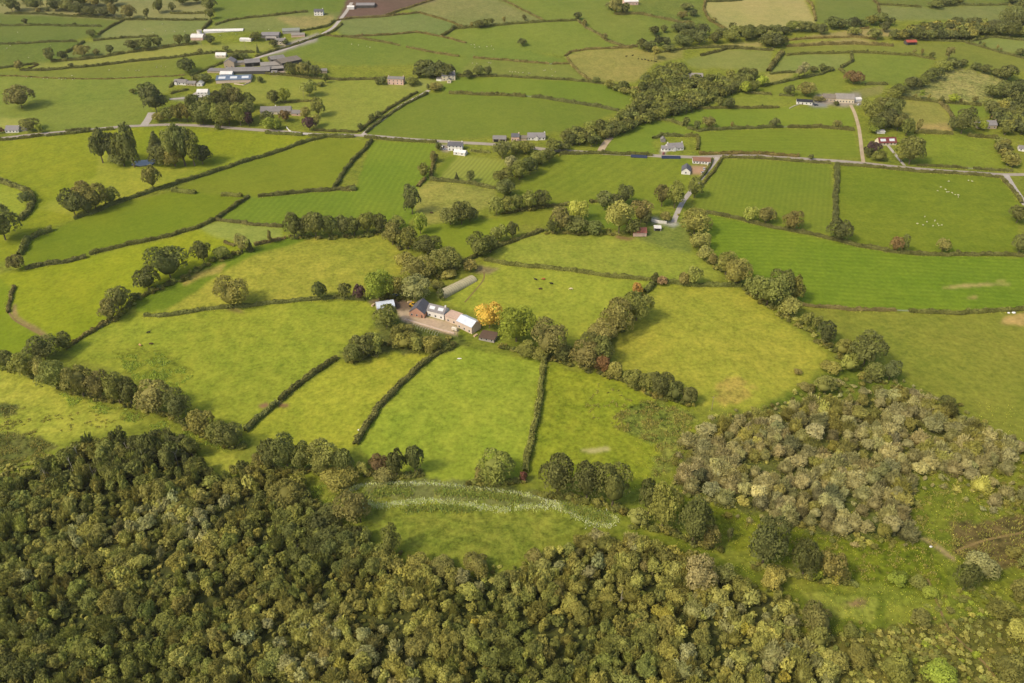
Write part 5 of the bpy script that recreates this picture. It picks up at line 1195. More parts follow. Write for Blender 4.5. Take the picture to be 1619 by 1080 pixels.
def building(name, label, cat, pl, pr, depth, wh, rh, wall, roof, style='gable', front='long', nw=0, storeys=1, door=None, chim=0, opening=0, sky=0, gables=(), cwall=None, group=None):
    """pl, pr: picture points of the foot of the face towards the camera; depth, wall and roof heights in metres"""
    a, b = (P(*pl), P(*pr)) if not isinstance(pl, Vector) else (pl, pr); d = Vector((b.x-a.x, b.y-a.y)); wid = max(d.length, 2.0); yaw = math.atan2(d.y, d.x); n = Vector((-d.y, d.x)).normalized()
    c = Vector(((a.x+b.x)/2+n.x*depth/2, (a.y+b.y)/2+n.y*depth/2)); z = min(a.z, b.z, float(hz(c.x, c.y)))
    t = empty(name, (c.x, c.y, z), yaw); tag(t, label, cat, group)
    gf = front == 'gable'; L, W = (depth, wid) if gf else (wid, depth)
    def part(nm, mb, m, par=t):
        o = mb.build(nm, m, par)
        if gf and par is t: o.rotation_euler = (0, 0, math.pi/2)
        return o
    def qq(y): return y
    zb = -2.0; hw = W/2
    if style == 'gable': prof = [(-hw, zb), (hw, zb), (hw, wh), (0, wh+rh), (-hw, wh)]
    elif style == 'mono': prof = [(-hw, zb), (hw, zb), (hw, wh+rh), (-hw, wh)]
    elif style == 'arch': prof = [(-hw, zb), (hw, zb)]+[(hw*math.cos(q), wh+rh*math.sin(q)) for q in np.linspace(0, math.pi, 13)]
    else: prof = [(-hw, zb), (hw, zb), (hw, wh), (-hw, wh)]
    part('wall', MB().prism(prof, -L/2, L/2), wallm(wall))
    e, th = .35, .16; rm = roofm(roof); mb = MB()
    if style == 'gable':
        sl = rh/hw
        for s in (-1, 1):
            lo = (s*(hw+e), wh-sl*e); mb.prism([(0, wh+rh+.03), lo[:1]+(lo[1]+.03,), (lo[0], lo[1]+th), (0, wh+rh+th+.05)] if s > 0 else [(0, wh+rh+.03), (0, wh+rh+th+.05), (lo[0], lo[1]+th), (lo[0], lo[1]+.03)], -L/2-.25, L/2+.25)
        ro = part('roof', mb, rm)
    elif style == 'mono':
        ro = part('roof', MB().prism([(-hw-e, wh-.05), (hw+e, wh+rh+.05), (hw+e, wh+rh+.05+th), (-hw-e, wh-.05+th)], -L/2-.25, L/2+.25), rm)
    elif style == 'arch':
        an = np.linspace(0, math.pi, 17); o_ = [((hw+.12)*math.cos(q), wh+(rh+.12)*math.sin(q)) for q in an]; i_ = [((hw+.01)*math.cos(q), wh+(rh+.01)*math.sin(q)) for q in an[::-1]]
        n_ = len(an); vs = []; fs = []
        for x in (-L/2-.1, L/2+.1): vs += [(x, y, zz) for y, zz in o_+i_]
        m2 = 2*n_
        for i in range(m2): fs.append((i, (i+1) % m2, m2+(i+1) % m2, m2+i))
        for k in (0, m2):
            for i in range(n_-1): fs.append((k+i, k+i+1, k+m2-2-i, k+m2-1-i))
        ro = part('roof', MB().add(vs, fs), rm)
    else: ro = part('roof', MB().box(-L/2-.1, L/2+.1, -hw-.1, hw+.1, wh, wh+.25), rm)
    # the camera side: long side y=-hw, or the end x=-L/2 when the gable faces the camera
    def face_box(u0, u1, z0, z1, out, deep=.05):
        return MB().box(-L/2-out, -L/2+deep, -u1, -u0, z0, z1) if gf else MB().box(u0, u1, -hw-out, -hw+deep, z0, z1)
    span = W if gf else L
    slots = [(-span/2+(i+.5)*span/nw) for i in range(nw)] if nw else []
    for st in range(storeys):
        for i, u in enumerate(slots):
            zz = 1.0+st*2.6
            if door is not None and st == 0 and i == door:
                part('door', face_box(u-.5, u+.5, 0, 2.1, .05), DOOR); continue
            w_ = part('window', face_box(u-.62, u+.62, zz-.1, zz+1.3, .05), FRAME); g_ = face_box(u-.5, u+.5, zz, zz+1.2, .08).build('pane', GLASS, w_)
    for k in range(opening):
        u = -span/2+(k+.5)*span/opening; part('doorway_shade', face_box(u-span/opening*.36, u+span/opening*.36, 0, min(wh*.88, 3.6), .04), DARK)  # dark sheet on the wall, standing in for the unlit inside
    for u in gables:                                            # small gabled porches or dormers on the long side
        g = MB(); g.v = []; g.f = []
        g.add([(u-1.5, -hw-.9, zb), (u+1.5, -hw-.9, zb), (u+1.5, -hw-.9, wh*.95), (u, -hw-.9, wh*.95+1.5), (u-1.5, -hw-.9, wh*.95), (u-1.5, .1, zb), (u+1.5, .1, zb), (u+1.5, .1, wh*.95), (u, .1, wh*.95+1.5), (u-1.5, .1, wh*.95)], [(4, 3, 2, 1, 0), (5, 6, 7, 8, 9), (1, 2, 7, 6), (0, 5, 9, 4), (2, 3, 8, 7), (3, 4, 9, 8)])
        po = part('porch', g, wallm(wall)); r = MB()
        for s in (-1, 1): r.add([(u, -hw-1.1, wh*.95+1.56), (u+s*1.8, -hw-1.1, wh*.95-.2), (u+s*1.8, 0, wh*.95-.2), (u, 0, wh*.95+1.56), (u, -hw-1.1, wh*.95+1.7), (u+s*1.8, -hw-1.1, wh*.95-.06), (u+s*1.8, 0, wh*.95-.06), (u, 0, wh*.95+1.7)], [(0, 1, 2, 3), (4, 5, 6, 7), (0, 1, 5, 4), (1, 2, 6, 5), (3, 2, 6, 7)])
        r.build('porch_roof', rm, po)
    for x in {0: (), 1: (L/2-.6,), 2: (-L/2+.6, L/2-.6), 3: (0,)}[chim]:
        cpart = MB().box(x-.45, x+.45, -.35, .35, wh+rh-.6, wh+rh+1.1).build('chimney', wallm(cwall or wall), ro)
    for k in range(sky):
        u = -L/2+(k+.5)*L/max(sky, 1); y0, y1 = -hw*.75, -hw*.3; f = lambda y: wh+rh*(1-abs(y)/hw)+th+.09
        part('skylight', MB().add([(u-L/sky*.3, y0, f(y0)), (u+L/sky*.3, y0, f(y0)), (u+L/sky*.3, y1, f(y1)), (u-L/sky*.3, y1, f(y1)), (u-L/sky*.3, y0, f(y0)-.12), (u+L/sky*.3, y0, f(y0)-.12), (u+L/sky*.3, y1, f(y1)-.12), (u-L/sky*.3, y1, f(y1)-.12)], [(0, 1, 2, 3), (0, 4, 5, 1), (1, 5, 6, 2), (2, 6, 7, 3), (3, 7, 4, 0), (7, 6, 5, 4)]), mat('skylight_sheet', (206, 208, 206), .5, .1))
    return t
B = building
# the main farm
B('farmhouse', 'white cottage wing with grey slate roof and pale roof panels at the gravel yard', 'house', (675.5, 499), (702, 506.5), 7.5, 4.6, 2.8, 'white', 'slate', nw=3, storeys=1, door=None, chim=1, sky=2)
B('gabled_house', 'red brick gable house with dark slate roof facing the gravel yard', 'house', (647.5, 499.5), (671, 503.5), 12, 3.3, 3.8, 'brick', 'dslate', front='gable', nw=3, door=2)
B('stone_barn', 'roofless pinkish stone barn walls between cottage and metal roofed barn', 'barn', (704, 507.5), (722.5, 514.5), 6.5, 4.4, .5, 'pinkstone', 'palestone', style='mono', nw=2, opening=0)
B('metal_roofed_barn', 'stone barn with bright pale blue metal roof beside the golden orange tree', 'barn', (722.5, 517), (746, 528.5), 8.5, 5.0, 2.2, 'pinkstone', 'tin', nw=3)
B('round_roofed_shed', 'silver curved roof shed half hidden by a green tree', 'shed', (597, 494.5), (625, 490), 7.5, 2.8, 2.0, 'concrete', 'tin', style='arch')
_a, _b = P(697, 468.5), P(748, 441); _d = Vector((_b.x-_a.x, _b.y-_a.y, 0)); _n = Vector((_d.y, -_d.x, 0)).normalized()*4.0
_t = B('polytunnel', 'long cream polytunnel with hoops beside the farm paddock', 'polytunnel', _a-_n, _a+_n, _d.length, .9, 2.9, 'plast', 'plastic', style='arch', front='gable')
for _k in range(15):
    _q = np.linspace(0, math.pi, 15); _o = MB().tube([(-_d.length/2+(_k+.5)*_d.length/15, 4.17*math.cos(q), .9+3.07*math.sin(q)) for q in _q], .09, 5).build('hoop', mat('hoop_rib', (150, 140, 108), .8, .1), _t); _o.rotation_euler = (0, 0, math.pi/2)  # ribs in a duller tan than the plastic
B('low_shed', 'low brown roofed shed with block walls right of the metal roofed barn', 'shed', (757, 537.5), (781, 542.5), 7.5, 2.2, .5, 'greywall', 'rust', style='mono', nw=3)
# mid distance
B('tin_barn', 'small tin barn with rusty red patched roof under the big pale willow', 'barn', (1001, 374), (1022, 374), 7, 3.2, 2.4, 'pink', 'rusty')
B('small_shed', 'little flat white roofed shed by the rubble yard', 'shed', (1034, 365), (1045, 365.5), 4, 2.2, .4, 'grey', 'white', style='mono', opening=1)
B('cottage', 'white two storey roadside house with dark roof by the striped hay meadow', 'house', (708, 238.5), (731, 238.5), 7, 4.8, 2.4, 'white', 'dslate', nw=4, storeys=2, door=1, chim=2)
B('house_extension', 'white front extension built before the white roadside house', 'house', (717, 244.5), (735, 247), 6, 2.6, 1.6, 'white', 'white', nw=2)
B('cottage', 'narrow pink cottage with dark roof on the road', 'house', (808.5, 223.5), (821, 223.5), 6.5, 4.2, 2.2, 'pink', 'dslate', nw=3, storeys=1, door=1, chim=1)
B('bungalow', 'white bungalow with long grey roof and a central gable on the road', 'house', (834, 222), (862, 221.5), 8.5, 2.8, 3.0, 'white', 'slate', nw=5, gables=(0,), chim=1)
B('shed', 'low stone link shed between pink cottage and white roadside bungalow', 'shed', (822, 222.5), (833, 222.5), 6, 2.4, 1.6, 'stone', 'mossy')
B('shed', 'grey roofed roadside sheds left of the pink cottage', 'shed', (779, 224.5), (800, 225), 8, 2.8, 2.0, 'stone', 'grey', opening=2)
B('bungalow', 'white bungalow with dark slate roof below the dark hedge', 'house', (1056, 239.5), (1080.5, 237.5), 8.5, 2.9, 3.0, 'white', 'slate', nw=5, gables=(-1.5,), chim=2)
B('bungalow_wing', 'low white wing with maroon bush beside the slate roofed bungalow', 'house', (1045, 239), (1055.5, 239.5), 6, 2.5, 1.6, 'white', 'slate', nw=2)
B('garage', 'small grey roofed garage behind the slate roofed bungalow', 'garage', (1045, 225), (1052, 225), 5, 2.4, 1.8, 'grey', 'grey', front='gable')
B('bungalow', 'white courtyard house range with brown tiled roof', 'house', (1095, 258.5), (1123, 260.5), 7, 2.8, 2.2, 'white', 'brown', nw=6, door=2)
B('gabled_wing', 'white gable wing with dark roof closing the brown courtyard', 'house', (1077, 275.5), (1091, 276.5), 12, 2.9, 2.6, 'white', 'dslate', front='gable', nw=1)
B('garden_wall', 'white garden wall on the lane side of the courtyard', 'wall', (1119, 262.5), (1121.5, 260), .5, 1.8, .1, 'white', 'white', style='flat')
B('bungalow', 'maroon roofed bungalow with dormer windows below the shelter belt', 'house', (1389, 230.5), (1417, 229.5), 8.5, 2.6, 3.6, 'cream', 'maroon', nw=5, chim=0, sky=2)
B('garden_shed', 'small white roofed garden shed behind the maroon roofed bungalow', 'shed', (1387, 211.5), (1399, 211.5), 4, 2.0, .5, 'white', 'white', style='mono')
B('bungalow', 'white bungalow with black roof in the paddock by the stone farmstead', 'house', (1259, 164.5), (1284, 166.5), 6.5, 2.9, 1.6, 'white', 'black', nw=4, door=1)
B('long_barn', 'brownish roofed stone range of the farmstead above the gravel drive', 'barn', (1300, 160), (1321, 161.5), 10, 3.6, 2.6, 'stone', 'mossy', nw=4)
B('barn', 'large pale stone farm building with blue grey roof above the gravel drive', 'barn', (1321, 162.5), (1350, 163.5), 14, 4.2, 3.2, 'cream', 'asbestos', nw=6, sky=0)
B('annexe', 'little white annexe at the gate of the stone farmstead', 'shed', (1352, 161), (1362, 160), 6, 2.2, 1.2, 'white', 'white')
B('stone_house', 'grey stone house half hidden in trees beside the paddock', 'house', (1545, 203.5), (1575, 204), 9, 3.6, 3.2, 'stone', 'slate', nw=4, gables=(-3,), chim=1)
B('outbuilding', 'small orange gabled outbuilding behind the grey stone house', 'shed', (1572, 189), (1583, 189), 6, 2.6, 1.8, 'orange', 'red', front='gable')
B('bungalow', 'white building cut by the frame edge beyond the paddock hedge', 'house', (1610, 238.5), (1624, 240.5), 7, 2.6, 1.8, 'white', 'grey', nw=2)
B('field_barn', 'small red roofed field barn with a dark open end', 'barn', (1433, 71.5), (1449, 71), 7, 3.2, 1.8, 'dark', 'red', opening=1)
B('long_barn', 'pale pinkish long barn behind the glen wood', 'barn', (1082, 125), (1111, 126), 9, 3.2, 2.4, 'pinkstone', 'asbestos')
B('house', 'pink and white house on the hilltop at the top of the picture', 'house', (987, 8), (1009, 8), 9, 4.4, 3.0, 'pink', 'white', nw=4, chim=2)
B('tall_house', 'pink rendered two storey house with chimneys at both gables', 'house', (613, 133.5), (638, 134.5), 9, 6.0, 1.4, 'pink', 'grey', nw=4, storeys=2, door=1, chim=2)
B('tall_house', 'pale two storey house with dark slate roof at the head of the straight lane', 'house', (699, 128.5), (720, 127), 9, 5.6, 2.8, 'cream', 'dslate', nw=3, storeys=2, door=1, chim=2)
B('porch_annexe', 'pale front annexe of the slate roofed tall house', 'house', (707, 131.5), (713, 131.5), 4, 3.2, 1.4, 'cream', 'dslate', front='gable', nw=1)
B('lean_to', 'low pale shed joined to the slate roofed tall house', 'shed', (690, 128), (698, 128.5), 5, 2.4, .6, 'white', 'grey', style='mono')
B('long_bungalow', 'long pale bungalow with grey roof and white gable end among garden trees', 'house', (412, 181.5), (460, 181), 10, 3.2, 3.6, 'cream', 'grey', nw=6, gables=(-9, 10), chim=3, cwall='white')
B('garage', 'lower grey roofed garage wing of the long garden bungalow', 'garage', (461, 183), (480, 183.5), 8, 2.5, 2.2, 'pink', 'grey', nw=1, opening=0)
B('house', 'bright white house with porch on the grey driveway', 'house', (312, 153.5), (329, 153.5), 9, 4.6, 2.2, 'white', 'white', nw=3, storeys=2, door=1)
B('cottage', 'white cottage with low gable beside the farmyard lane', 'house', (275, 134), (294, 135), 8, 2.6, 2.4, 'white', 'grey', nw=3, gables=(-4,))
B('cottage', 'little white gabled cottage left of the blue roofed barn', 'house', (311, 136.5), (320, 136.5), 7, 2.6, 2.2, 'white', 'white', front='gable', nw=1)
B('blue_barn', 'long barn with blue sheet roof and clear roof panels', 'barn', (342, 132.5), (397, 130.5), 18, 3.6, 2.6, 'pinkstone', 'blue', sky=3)
B('shed', 'white roofed shed behind the blue roofed barn', 'shed', (348, 121), (367, 121), 9, 2.6, 1.8, 'white', 'white')
B('gabled_barn', 'tall pale stone gable barn at the left of the grey farmyard', 'barn', (355, 107.5), (371, 107.5), 12, 6.0, 3.2, 'stone', 'slate', front='gable', nw=2)
B('long_shed', 'long low grey roofed cattle shed along the front of the farmyard', 'barn', (357, 117.5), (427, 117), 16, 3.4, 2.4, 'dark', 'grey')
B('lean_to', 'low grey lean to left of the long cattle shed', 'shed', (328, 115.5), (355, 116), 9, 2.2, .8, 'stone', 'grey', style='mono')
B('cattle_shed', 'dark sided grey roofed barn in the middle of the farmyard', 'barn', (388, 106.5), (412, 104), 18, 4.4, 2.0, 'dark', 'grey', nw=0, opening=2)
B('cattle_shed', 'pale fronted lower barn joined to the middle of the farmyard', 'barn', (413, 110), (444, 107), 16, 3.8, 1.8, 'concrete', 'asbestos')
B('large_barn', 'largest farmyard barn with brownish roof and dark slatted side', 'barn', (447, 109), (478, 100.5), 20, 6.0, 2.4, 'dark', 'mossy')
B('large_barn', 'grey roofed barn behind the brownish largest barn', 'barn', (430, 101), (452, 97), 14, 4.6, 2.0, 'dark', 'grey')
B('cottage', 'small cream cottage on a pale forecourt above the farmyard', 'house', (341, 91), (357, 91), 7, 2.4, 2.2, 'cream', 'cream' if 'cream' in ROOFS else 'white', nw=2)
B('stone_shed', 'small pale shed among the dark trees right of the farmyard', 'shed', (507, 116), (517, 116), 6, 2.8, 1.6, 'stone', 'grey')
B('long_shed', 'long low white roofed shed beside the round slurry tank', 'shed', (322, 53), (384, 49.5), 10, 2.2, 1.4, 'white', 'white')
B('silage_clamp', 'pink walled silage clamp heap below the slurry tank', 'clamp', (302, 63.5), (321, 63.5), 12, 2.6, 3.0, 'pink', 'white', style='arch')
B('shed', 'low white shed at the left of the upper farm', 'shed', (379, 65.5), (397, 66), 9, 2.2, 1.0, 'white', 'white')
B('barn', 'blue grey roofed barn of the upper farm', 'barn', (413, 60.5), (441, 60.5), 16, 3.4, 2.0, 'grey', 'slate')
B('barn', 'grey green roofed highest barn of the upper farm', 'barn', (447, 54), (474, 52), 12, 3.4, 1.8, 'concrete', 'greygreen')
B('shed', 'pale pinkish shed at the right of the upper farm', 'shed', (461, 59.5), (482, 58), 9, 2.8, 1.2, 'pink', 'asbestos')
B('farmhouse', 'pale two storey farmhouse of the upper farm', 'house', (436, 71), (452, 71), 8, 4.6, 2.2, 'cream', 'grey', nw=3, storeys=2, chim=2)
B('house', 'white two storey house with dark roof near the top of the climbing lane', 'house', (497, 25), (511, 25), 8, 5.0, 2.2, 'white', 'dslate', nw=3, storeys=2, chim=1)
B('long_shed', 'long dark grey shed on the brown ploughed field', 'barn', (563, 13), (592, 12.5), 14, 3.4, 1.8, 'dark', 'slate')
B('shed', 'white shed at the left end of the ploughed field barn', 'shed', (549, 15), (560, 15), 9, 2.6, 1.4, 'white', 'white')
B('bungalow', 'grey slate bungalow with white front at the left roadside', 'house', (9, 210.5), (30, 209.5), 9, 2.7, 3.0, 'white', 'slate', nw=4, chim=1)
B('shed', 'low grey shed beside the left roadside bungalow', 'shed', (31, 208), (43, 207), 5, 2.0, 1.2, 'grey', 'grey')
B('shed', 'grey roofed lean to behind the tall pale stone gable barn', 'shed', (372, 104), (388, 103), 9, 3.0, 1.2, 'stone', 'grey')
B('cattle_shed', 'grey roofed open shed between the pale fronted barn and the largest barn', 'barn', (428, 114), (449, 112), 10, 3.2, 1.4, 'dark', 'asbestos', opening=2)
B('shed', 'small stone shed at the right end of the long cattle shed', 'shed', (429, 118.5), (438, 118.5), 7, 2.6, 1.2, 'stone', 'grey')
B('shed', 'grey shed joined to the blue grey roofed barn of the upper farm', 'shed', (420, 64), (436, 64.5), 8, 2.8, 1.4, 'grey', 'asbestos', opening=1)
B('shed', 'stone roofed cottage wing beside the white gabled cottages', 'shed', (295, 135.5), (309, 136), 7, 2.4, 1.8, 'stone', 'grey', nw=2)
a = P(316, 53.5); t = empty('slurry_tank', a); tag(t, 'round white slurry tank at the end of the white shed', 'tank')
mb = MB(); mb.tube([(0, 0, -1), (0, 0, 4)], 3.0, 20).build('shell', wallm('white'), t); MB().tube([(0, 0, 4), (0, 0, 4.25)], 3.15, 20).build('rim', wallm('concrete'), t)
# pale roof panels of the farmhouse, solar arrays
PANEL = mat('solar_panel', (44, 52, 70), .25, .08, 1, 0, 0, .5)
for (l, r, lab) in (((997, 249.5), (1023, 250.5), 'short row of dark solar panels below the road hedge'), ((1046, 251.5), (1076, 251.5), 'long row of dark solar panels below the slate roofed bungalow')):
    p0, p1 = P(*l), P(*r); d = p1-p0; t = empty('solar_array', p0, math.atan2(d.y, d.x)); tag(t, lab, 'solar panels', 'ground mounted solar arrays'); L = d.length; nn = int(L/2.1)
    MB().add([(0, 0, .5), (L, 0, .5), (L, 2.4, 2.3), (0, 2.4, 2.3), (0, 0, .42), (L, 0, .42), (L, 2.4, 2.22), (0, 2.4, 2.22)], [(0, 1, 2, 3), (7, 6, 5, 4), (0, 4, 5, 1), (1, 5, 6, 2), (2, 6, 7, 3), (3, 7, 4, 0)]).build('panel', PANEL, t)
    mb = MB()
    for i in range(nn+1): x = min(L-.1, i*L/nn+.05); mb.tube([(x, .3, -.5), (x, .3, .62)], .05); mb.tube([(x, 2.1, -.5), (x, 2.1, 1.98)], .05)
    mb.build('frame', mat('steel', (150, 150, 150), .5, .1), t)
# vehicles
TYRE = mat('tyre', (38, 36, 34), .9, .1); CGLASS = GLASS
def car(p, yaw, c, label, group=None):
    t = empty('parked_car', p, yaw); tag(t, label, 'car', group); m = mat('paint_%d_%d_%d' % c, c, .35, .04, 1, 0, 0, .5)
    MB().prism([(-.85, .3), (.85, .3), (.9, .75), (-.9, .75)], -2.1, 2.1).prism([(-.88, .752), (.88, .752), (.84, .95), (-.84, .95)], -2.05, 1.95).build('body', m, t)
    MB().add([(-1.7, -.8, .952), (1.0, -.8, .952), (1.0, .8, .952), (-1.7, .8, .952), (-1.3, -.65, 1.45), (.4, -.65, 1.45), (.4, .65, 1.45), (-1.3, .65, 1.45)], [(0, 3, 2, 1), (4, 5, 6, 7), (0, 1, 5, 4), (1, 2, 6, 5), (2, 3, 7, 6), (3, 0, 4, 7)]).build('window', CGLASS, t)
    MB().box(-1.25, .35, -.62, .62, 1.452, 1.5).build('roof', m, t)
    for x in (-1.3, 1.3):
        for y in (-.8, .8): MB().tube([(x, y-.11, .32), (x, y+.11, .32)], .32, 14).build('wheel', TYRE, t)
    return t
CARS = [((626, 467.5), .4, (150, 162, 178), 'pale blue car parked under the farm trees'), ((700, 233), 1.2, (120, 120, 122), 'grey car parked left of the white roadside house'), ((704, 237), .2, (176, 176, 178), 'silver car on the forecourt of the white roadside house'),
        ((1290, 166.8), .1, (70, 74, 82), 'dark car beside the white black-roofed bungalow'), ((1113, 268), 1.4, (210, 206, 200), 'white car in the brown courtyard'), ((1112, 273.5), .3, (196, 190, 178), 'cream car at the courtyard entrance'), ((1357, 166), .9, (212, 208, 202), 'white car at the stone farmstead gate'), ((1049, 243.5), 1.3, (150, 62, 54), 'red car on the slate bungalow drive')]
for q, yaw, c, lab in CARS: car(P(*q), yaw, c, lab)
p = P(653, 484.5); t = empty('digger', p, -.3); tag(t, 'yellow digger with raised arm parked beside the brick gable house', 'digger'); YEL = mat('digger_yellow', (206, 164, 52), .5, .2)
MB().prism([(-1, .7), (1, .7), (1, 1.6), (-1, 1.6)], -2.2, 1.6).prism([(-.9, 1.602), (.9, 1.602), (.9, 2.0), (-.9, 2.0)], -2.1, -.6).build('body', YEL, t)
cb = MB().box(-.5, 1.0, -.7, .7, 1.605, 3.0).build('cab', CGLASS, t); MB().box(-.6, 1.1, -.8, .8, 3.003, 3.12).build('cab_roof', YEL, cb)
am = MB().tube([(1.4, 0, 1.5), (2.6, 0, 3.6), (4.2, 0, 3.0), (4.6, 0, 1.4)], [.22, .2, .18, .14]).build('arm', YEL, t); MB().prism([(-.5, .5), (.5, .5), (.45, 1.4), (-.45, 1.4)], 4.2, 5.0).build('bucket', mat('bucket_steel', (96, 84, 70), .7, .3), am)
for x, r in ((-1.4, .75), (1.2, .6)):
    for y in (-1.15, 1.15): MB().tube([(x, y-.2, r), (x, y+.2, r)], r, 16).build('wheel', TYRE, t)
p = P(719, 522.5); t = empty('trailer', p, -.5); tag(t, 'small cream livestock trailer beside the metal roofed barn', 'trailer')
MB().prism([(-.9, .5), (.9, .5), (.9, 2.0), (0, 2.25), (-.9, 2.0)], -1.8, 1.8).build('body', mat('trailer_paint', (222, 210, 184), .5, .15), t); MB().tube([(1.8, 0, .55), (3.0, 0, .5)], .06).build('drawbar', mat('steel', (150, 150, 150)), t)
for y in (-1.0, 1.0): MB().tube([(0, y-.1, .35), (0, y+.1, .35)], .35, 14).build('wheel', TYRE, t)
# poles and posts
WOODM = mat('weathered_pole', (150, 134, 108), .9, .2)
for (x, y), h, lab in (((857, 258), 9, 'tall pale utility pole above the stream trees'), ((723.5, 533), 7, 'pale utility pole in front of the stone barn walls'), ((388, 77), 9, 'thin utility pole in the yellow strip above the farm'), ((319, 74), 9, 'utility pole beside the dark tree at the silage clamp'), ((453, 93), 8, 'utility pole behind the farmyard roofs'), ((788, 382), 8, 'utility pole by the upright lane tree'), ((1125, 648), 9, 'pale bare pole at the edge of the grey scrub'), ((481, 157), 9, 'thin pole behind the bungalow meadow tree')):
    p = P(x, y); t = empty('utility_pole', p); tag(t, lab, 'pole'); MB().tube([(0, 0, -.5), (0, 0, h)], [.17, .11], 8).build('pole', WOODM, t); MB().box(-.9, .9, -.06, .06, h-.8, h-.65).build('crossarm', WOODM, t)
for i, (x, y, lab) in enumerate(((564.5, 827, 'left dark gate post beside the brown domed willow'), (570.5, 826, 'right dark gate post beside the brown domed willow'))):
    p = P(x, y); o = MB().tube([(0, 0, -.4), (.03, 0, 1.2), (.05, 0, 2.1), (.05, 0, 2.2)], [.28, .24, .2, .05], 8).build('gate_post', mat('dark_post', (52, 48, 44), .9, .2), None); o.location = p; tag(o, lab, 'post')
FENCE = mat('fence_wood', (164, 146, 116), .9, .2)
p0, p1 = P(183, 506), P(150, 524); t = empty('wire_fence', p0); tag(t, 'pale post and wire fence beside the rough hedge bank', 'fence')
for i in range(9):
    q = p0.lerp(p1, i/8)-p0; q.z = float(hz(q.x+p0.x, q.y+p0.y))-p0.z; MB().tube([(q.x, q.y, -.3+q.z), (q.x, q.y, 1.3+q.z)], .09, 6).build('post', FENCE, t)
for zz in (.5, 1.1):
    mb = MB().tube([(p0.lerp(p1, i/8).x-p0.x, p0.lerp(p1, i/8).y-p0.y, float(hz(p0.lerp(p1, i/8).x, p0.lerp(p1, i/8).y))-p0.z+zz) for i in range(9)], .025, 4).build('wire', mat('steel', (150, 150, 150)), t)
gw = pts('1112,0 1112,0')
def low_wall(px, h, label, m, th=.5, name='garden_wall'):
    W = [P(*q) for q in px]; t = MB(); o0 = W[0]
    for a, b in zip(W[:-1], W[1:]):
        d = (b-a).normalized(); n = Vector((-d.y, d.x, 0)).normalized()*th/2; vs = []
        for q in (a, b):
            for s in (-1, 1):
                for zz in (-.6, h): vs.append(tuple(q+n*s+Vector((0, 0, zz))-o0))
        t.add(vs, [(0, 1, 5, 4), (2, 6, 7, 3), (1, 3, 7, 5), (0, 2, 3, 1), (4, 5, 7, 6)])
    o = t.build(name, m, None); o.location = o0; tag(o, label, 'wall')
low_wall(pts('453,202 457,207 464,211 480,212.5 497,213'), 1.1, 'curving white garden wall at the bungalow gate', wallm('white'))
low_wall(pts('1030,350 1042,353 1054,353.5'), 2.2, 'pale stone wall of the rubble yard under the trees', wallm('white'))
low_wall(pts('640,505.5 665,513 690,520.5 718,528'), .8, 'low pale stone wall along the front of the gravel yard', wallm('pinkstone'), .6)
low_wall(pts('1268,164 1256,168 1248,172'), .9, 'pale paddock fence wall by the white black-roofed bungalow', wallm('cream'), .3)
low_wall(pts('370,133 385,135 397,130'), 1.0, 'curving pale yard wall in front of the blue roofed barn', wallm('pinkstone'), .5)
t = empty('hoop_frame', P(655, 515)); tag(t, 'row of pale bare hoops over the vegetable bed below the gravel yard', 'frame'); _p0, _p1 = P(655, 515), P(694, 529); _d = Vector((_p1.x-_p0.x, _p1.y-_p0.y, 0)); _n = Vector((-_d.y, _d.x, 0)).normalized()
for _k in range(11):
    _c = _d*(_k/10); _g = float(hz(_p0.x+_c.x, _p0.y+_c.y))-_p0.z
    MB().tube([_c+_n*(2.2*math.cos(q))+Vector((0, 0, _g+1.7*math.sin(q))) for q in np.linspace(0, math.pi, 11)], .07, 5).build('hoop', mat('pale_pipe', (206, 200, 184), .6, .1), t)
for (x, y), r, lab in (((648, 478), .3, 'stack of pale timber beside the digger'), ((590, 483), 1.1, 'stack of grey timber left of the silver shed'), ((752, 531), .9, 'stack of pale boards beside the low brown roofed shed')):
    p = P(x, y); t = empty('timber_stack', p, r); tag(t, lab, 'timber')
    for _k in range(5): MB().box(-1.7+.1*_k, 1.7-.05*_k, -.6, .6, .002+_k*.17, .15+_k*.17).build('board', mat('sawn_timber', (196, 172, 134), .9, .3), t)
GATE = mat('galvanised', (172, 172, 168), .5, .1)
for (xa, ya), (xb, yb), lab in (((1239, 202), (1244.5, 201.5), 'grey field gate in the gap of the hedge with a round dark tree'), ((832, 153), (840, 154), 'grey field gate between the two isolated dark hedges'), ((1418, 492), (1436, 493), 'long grey gate in the gap of the dark pasture hedge'), ((1529, 267), (1538, 268), 'grey roadside gate past the red roof'), ((70.5, 215), (73.5, 215.5), 'grey gate by the left roadside bungalow'), ((868.5, 102), (872.5, 102), 'far grey gate between the broken sheep hedges'), ((443, 636.5), (440.5, 639.5), 'grey gate between the two dark hedges of the bull field')):
    p0, p1 = P(xa, ya), P(xb, yb); d = p1-p0; L = max(d.length, 2.5); t = empty('field_gate', p0, math.atan2(d.y, d.x)); tag(t, lab, 'gate', None); dz_ = p1.z-p0.z
    for x in (0, L): MB().tube([(x, 0, -.3+dz_*x/L), (x, 0, 1.45+dz_*x/L)], .1, 8).build('post', FENCE, t)
    mb = MB()
    for zz in (.3, .6, .9, 1.2): mb.tube([(.1, 0, zz+dz_*.1/L), (L-.1, 0, zz+dz_)], .035, 5)
    mb.tube([(.1, 0, .3), (L-.1, 0, 1.2+dz_)], .03, 5); mb.build('rail', GATE, t)
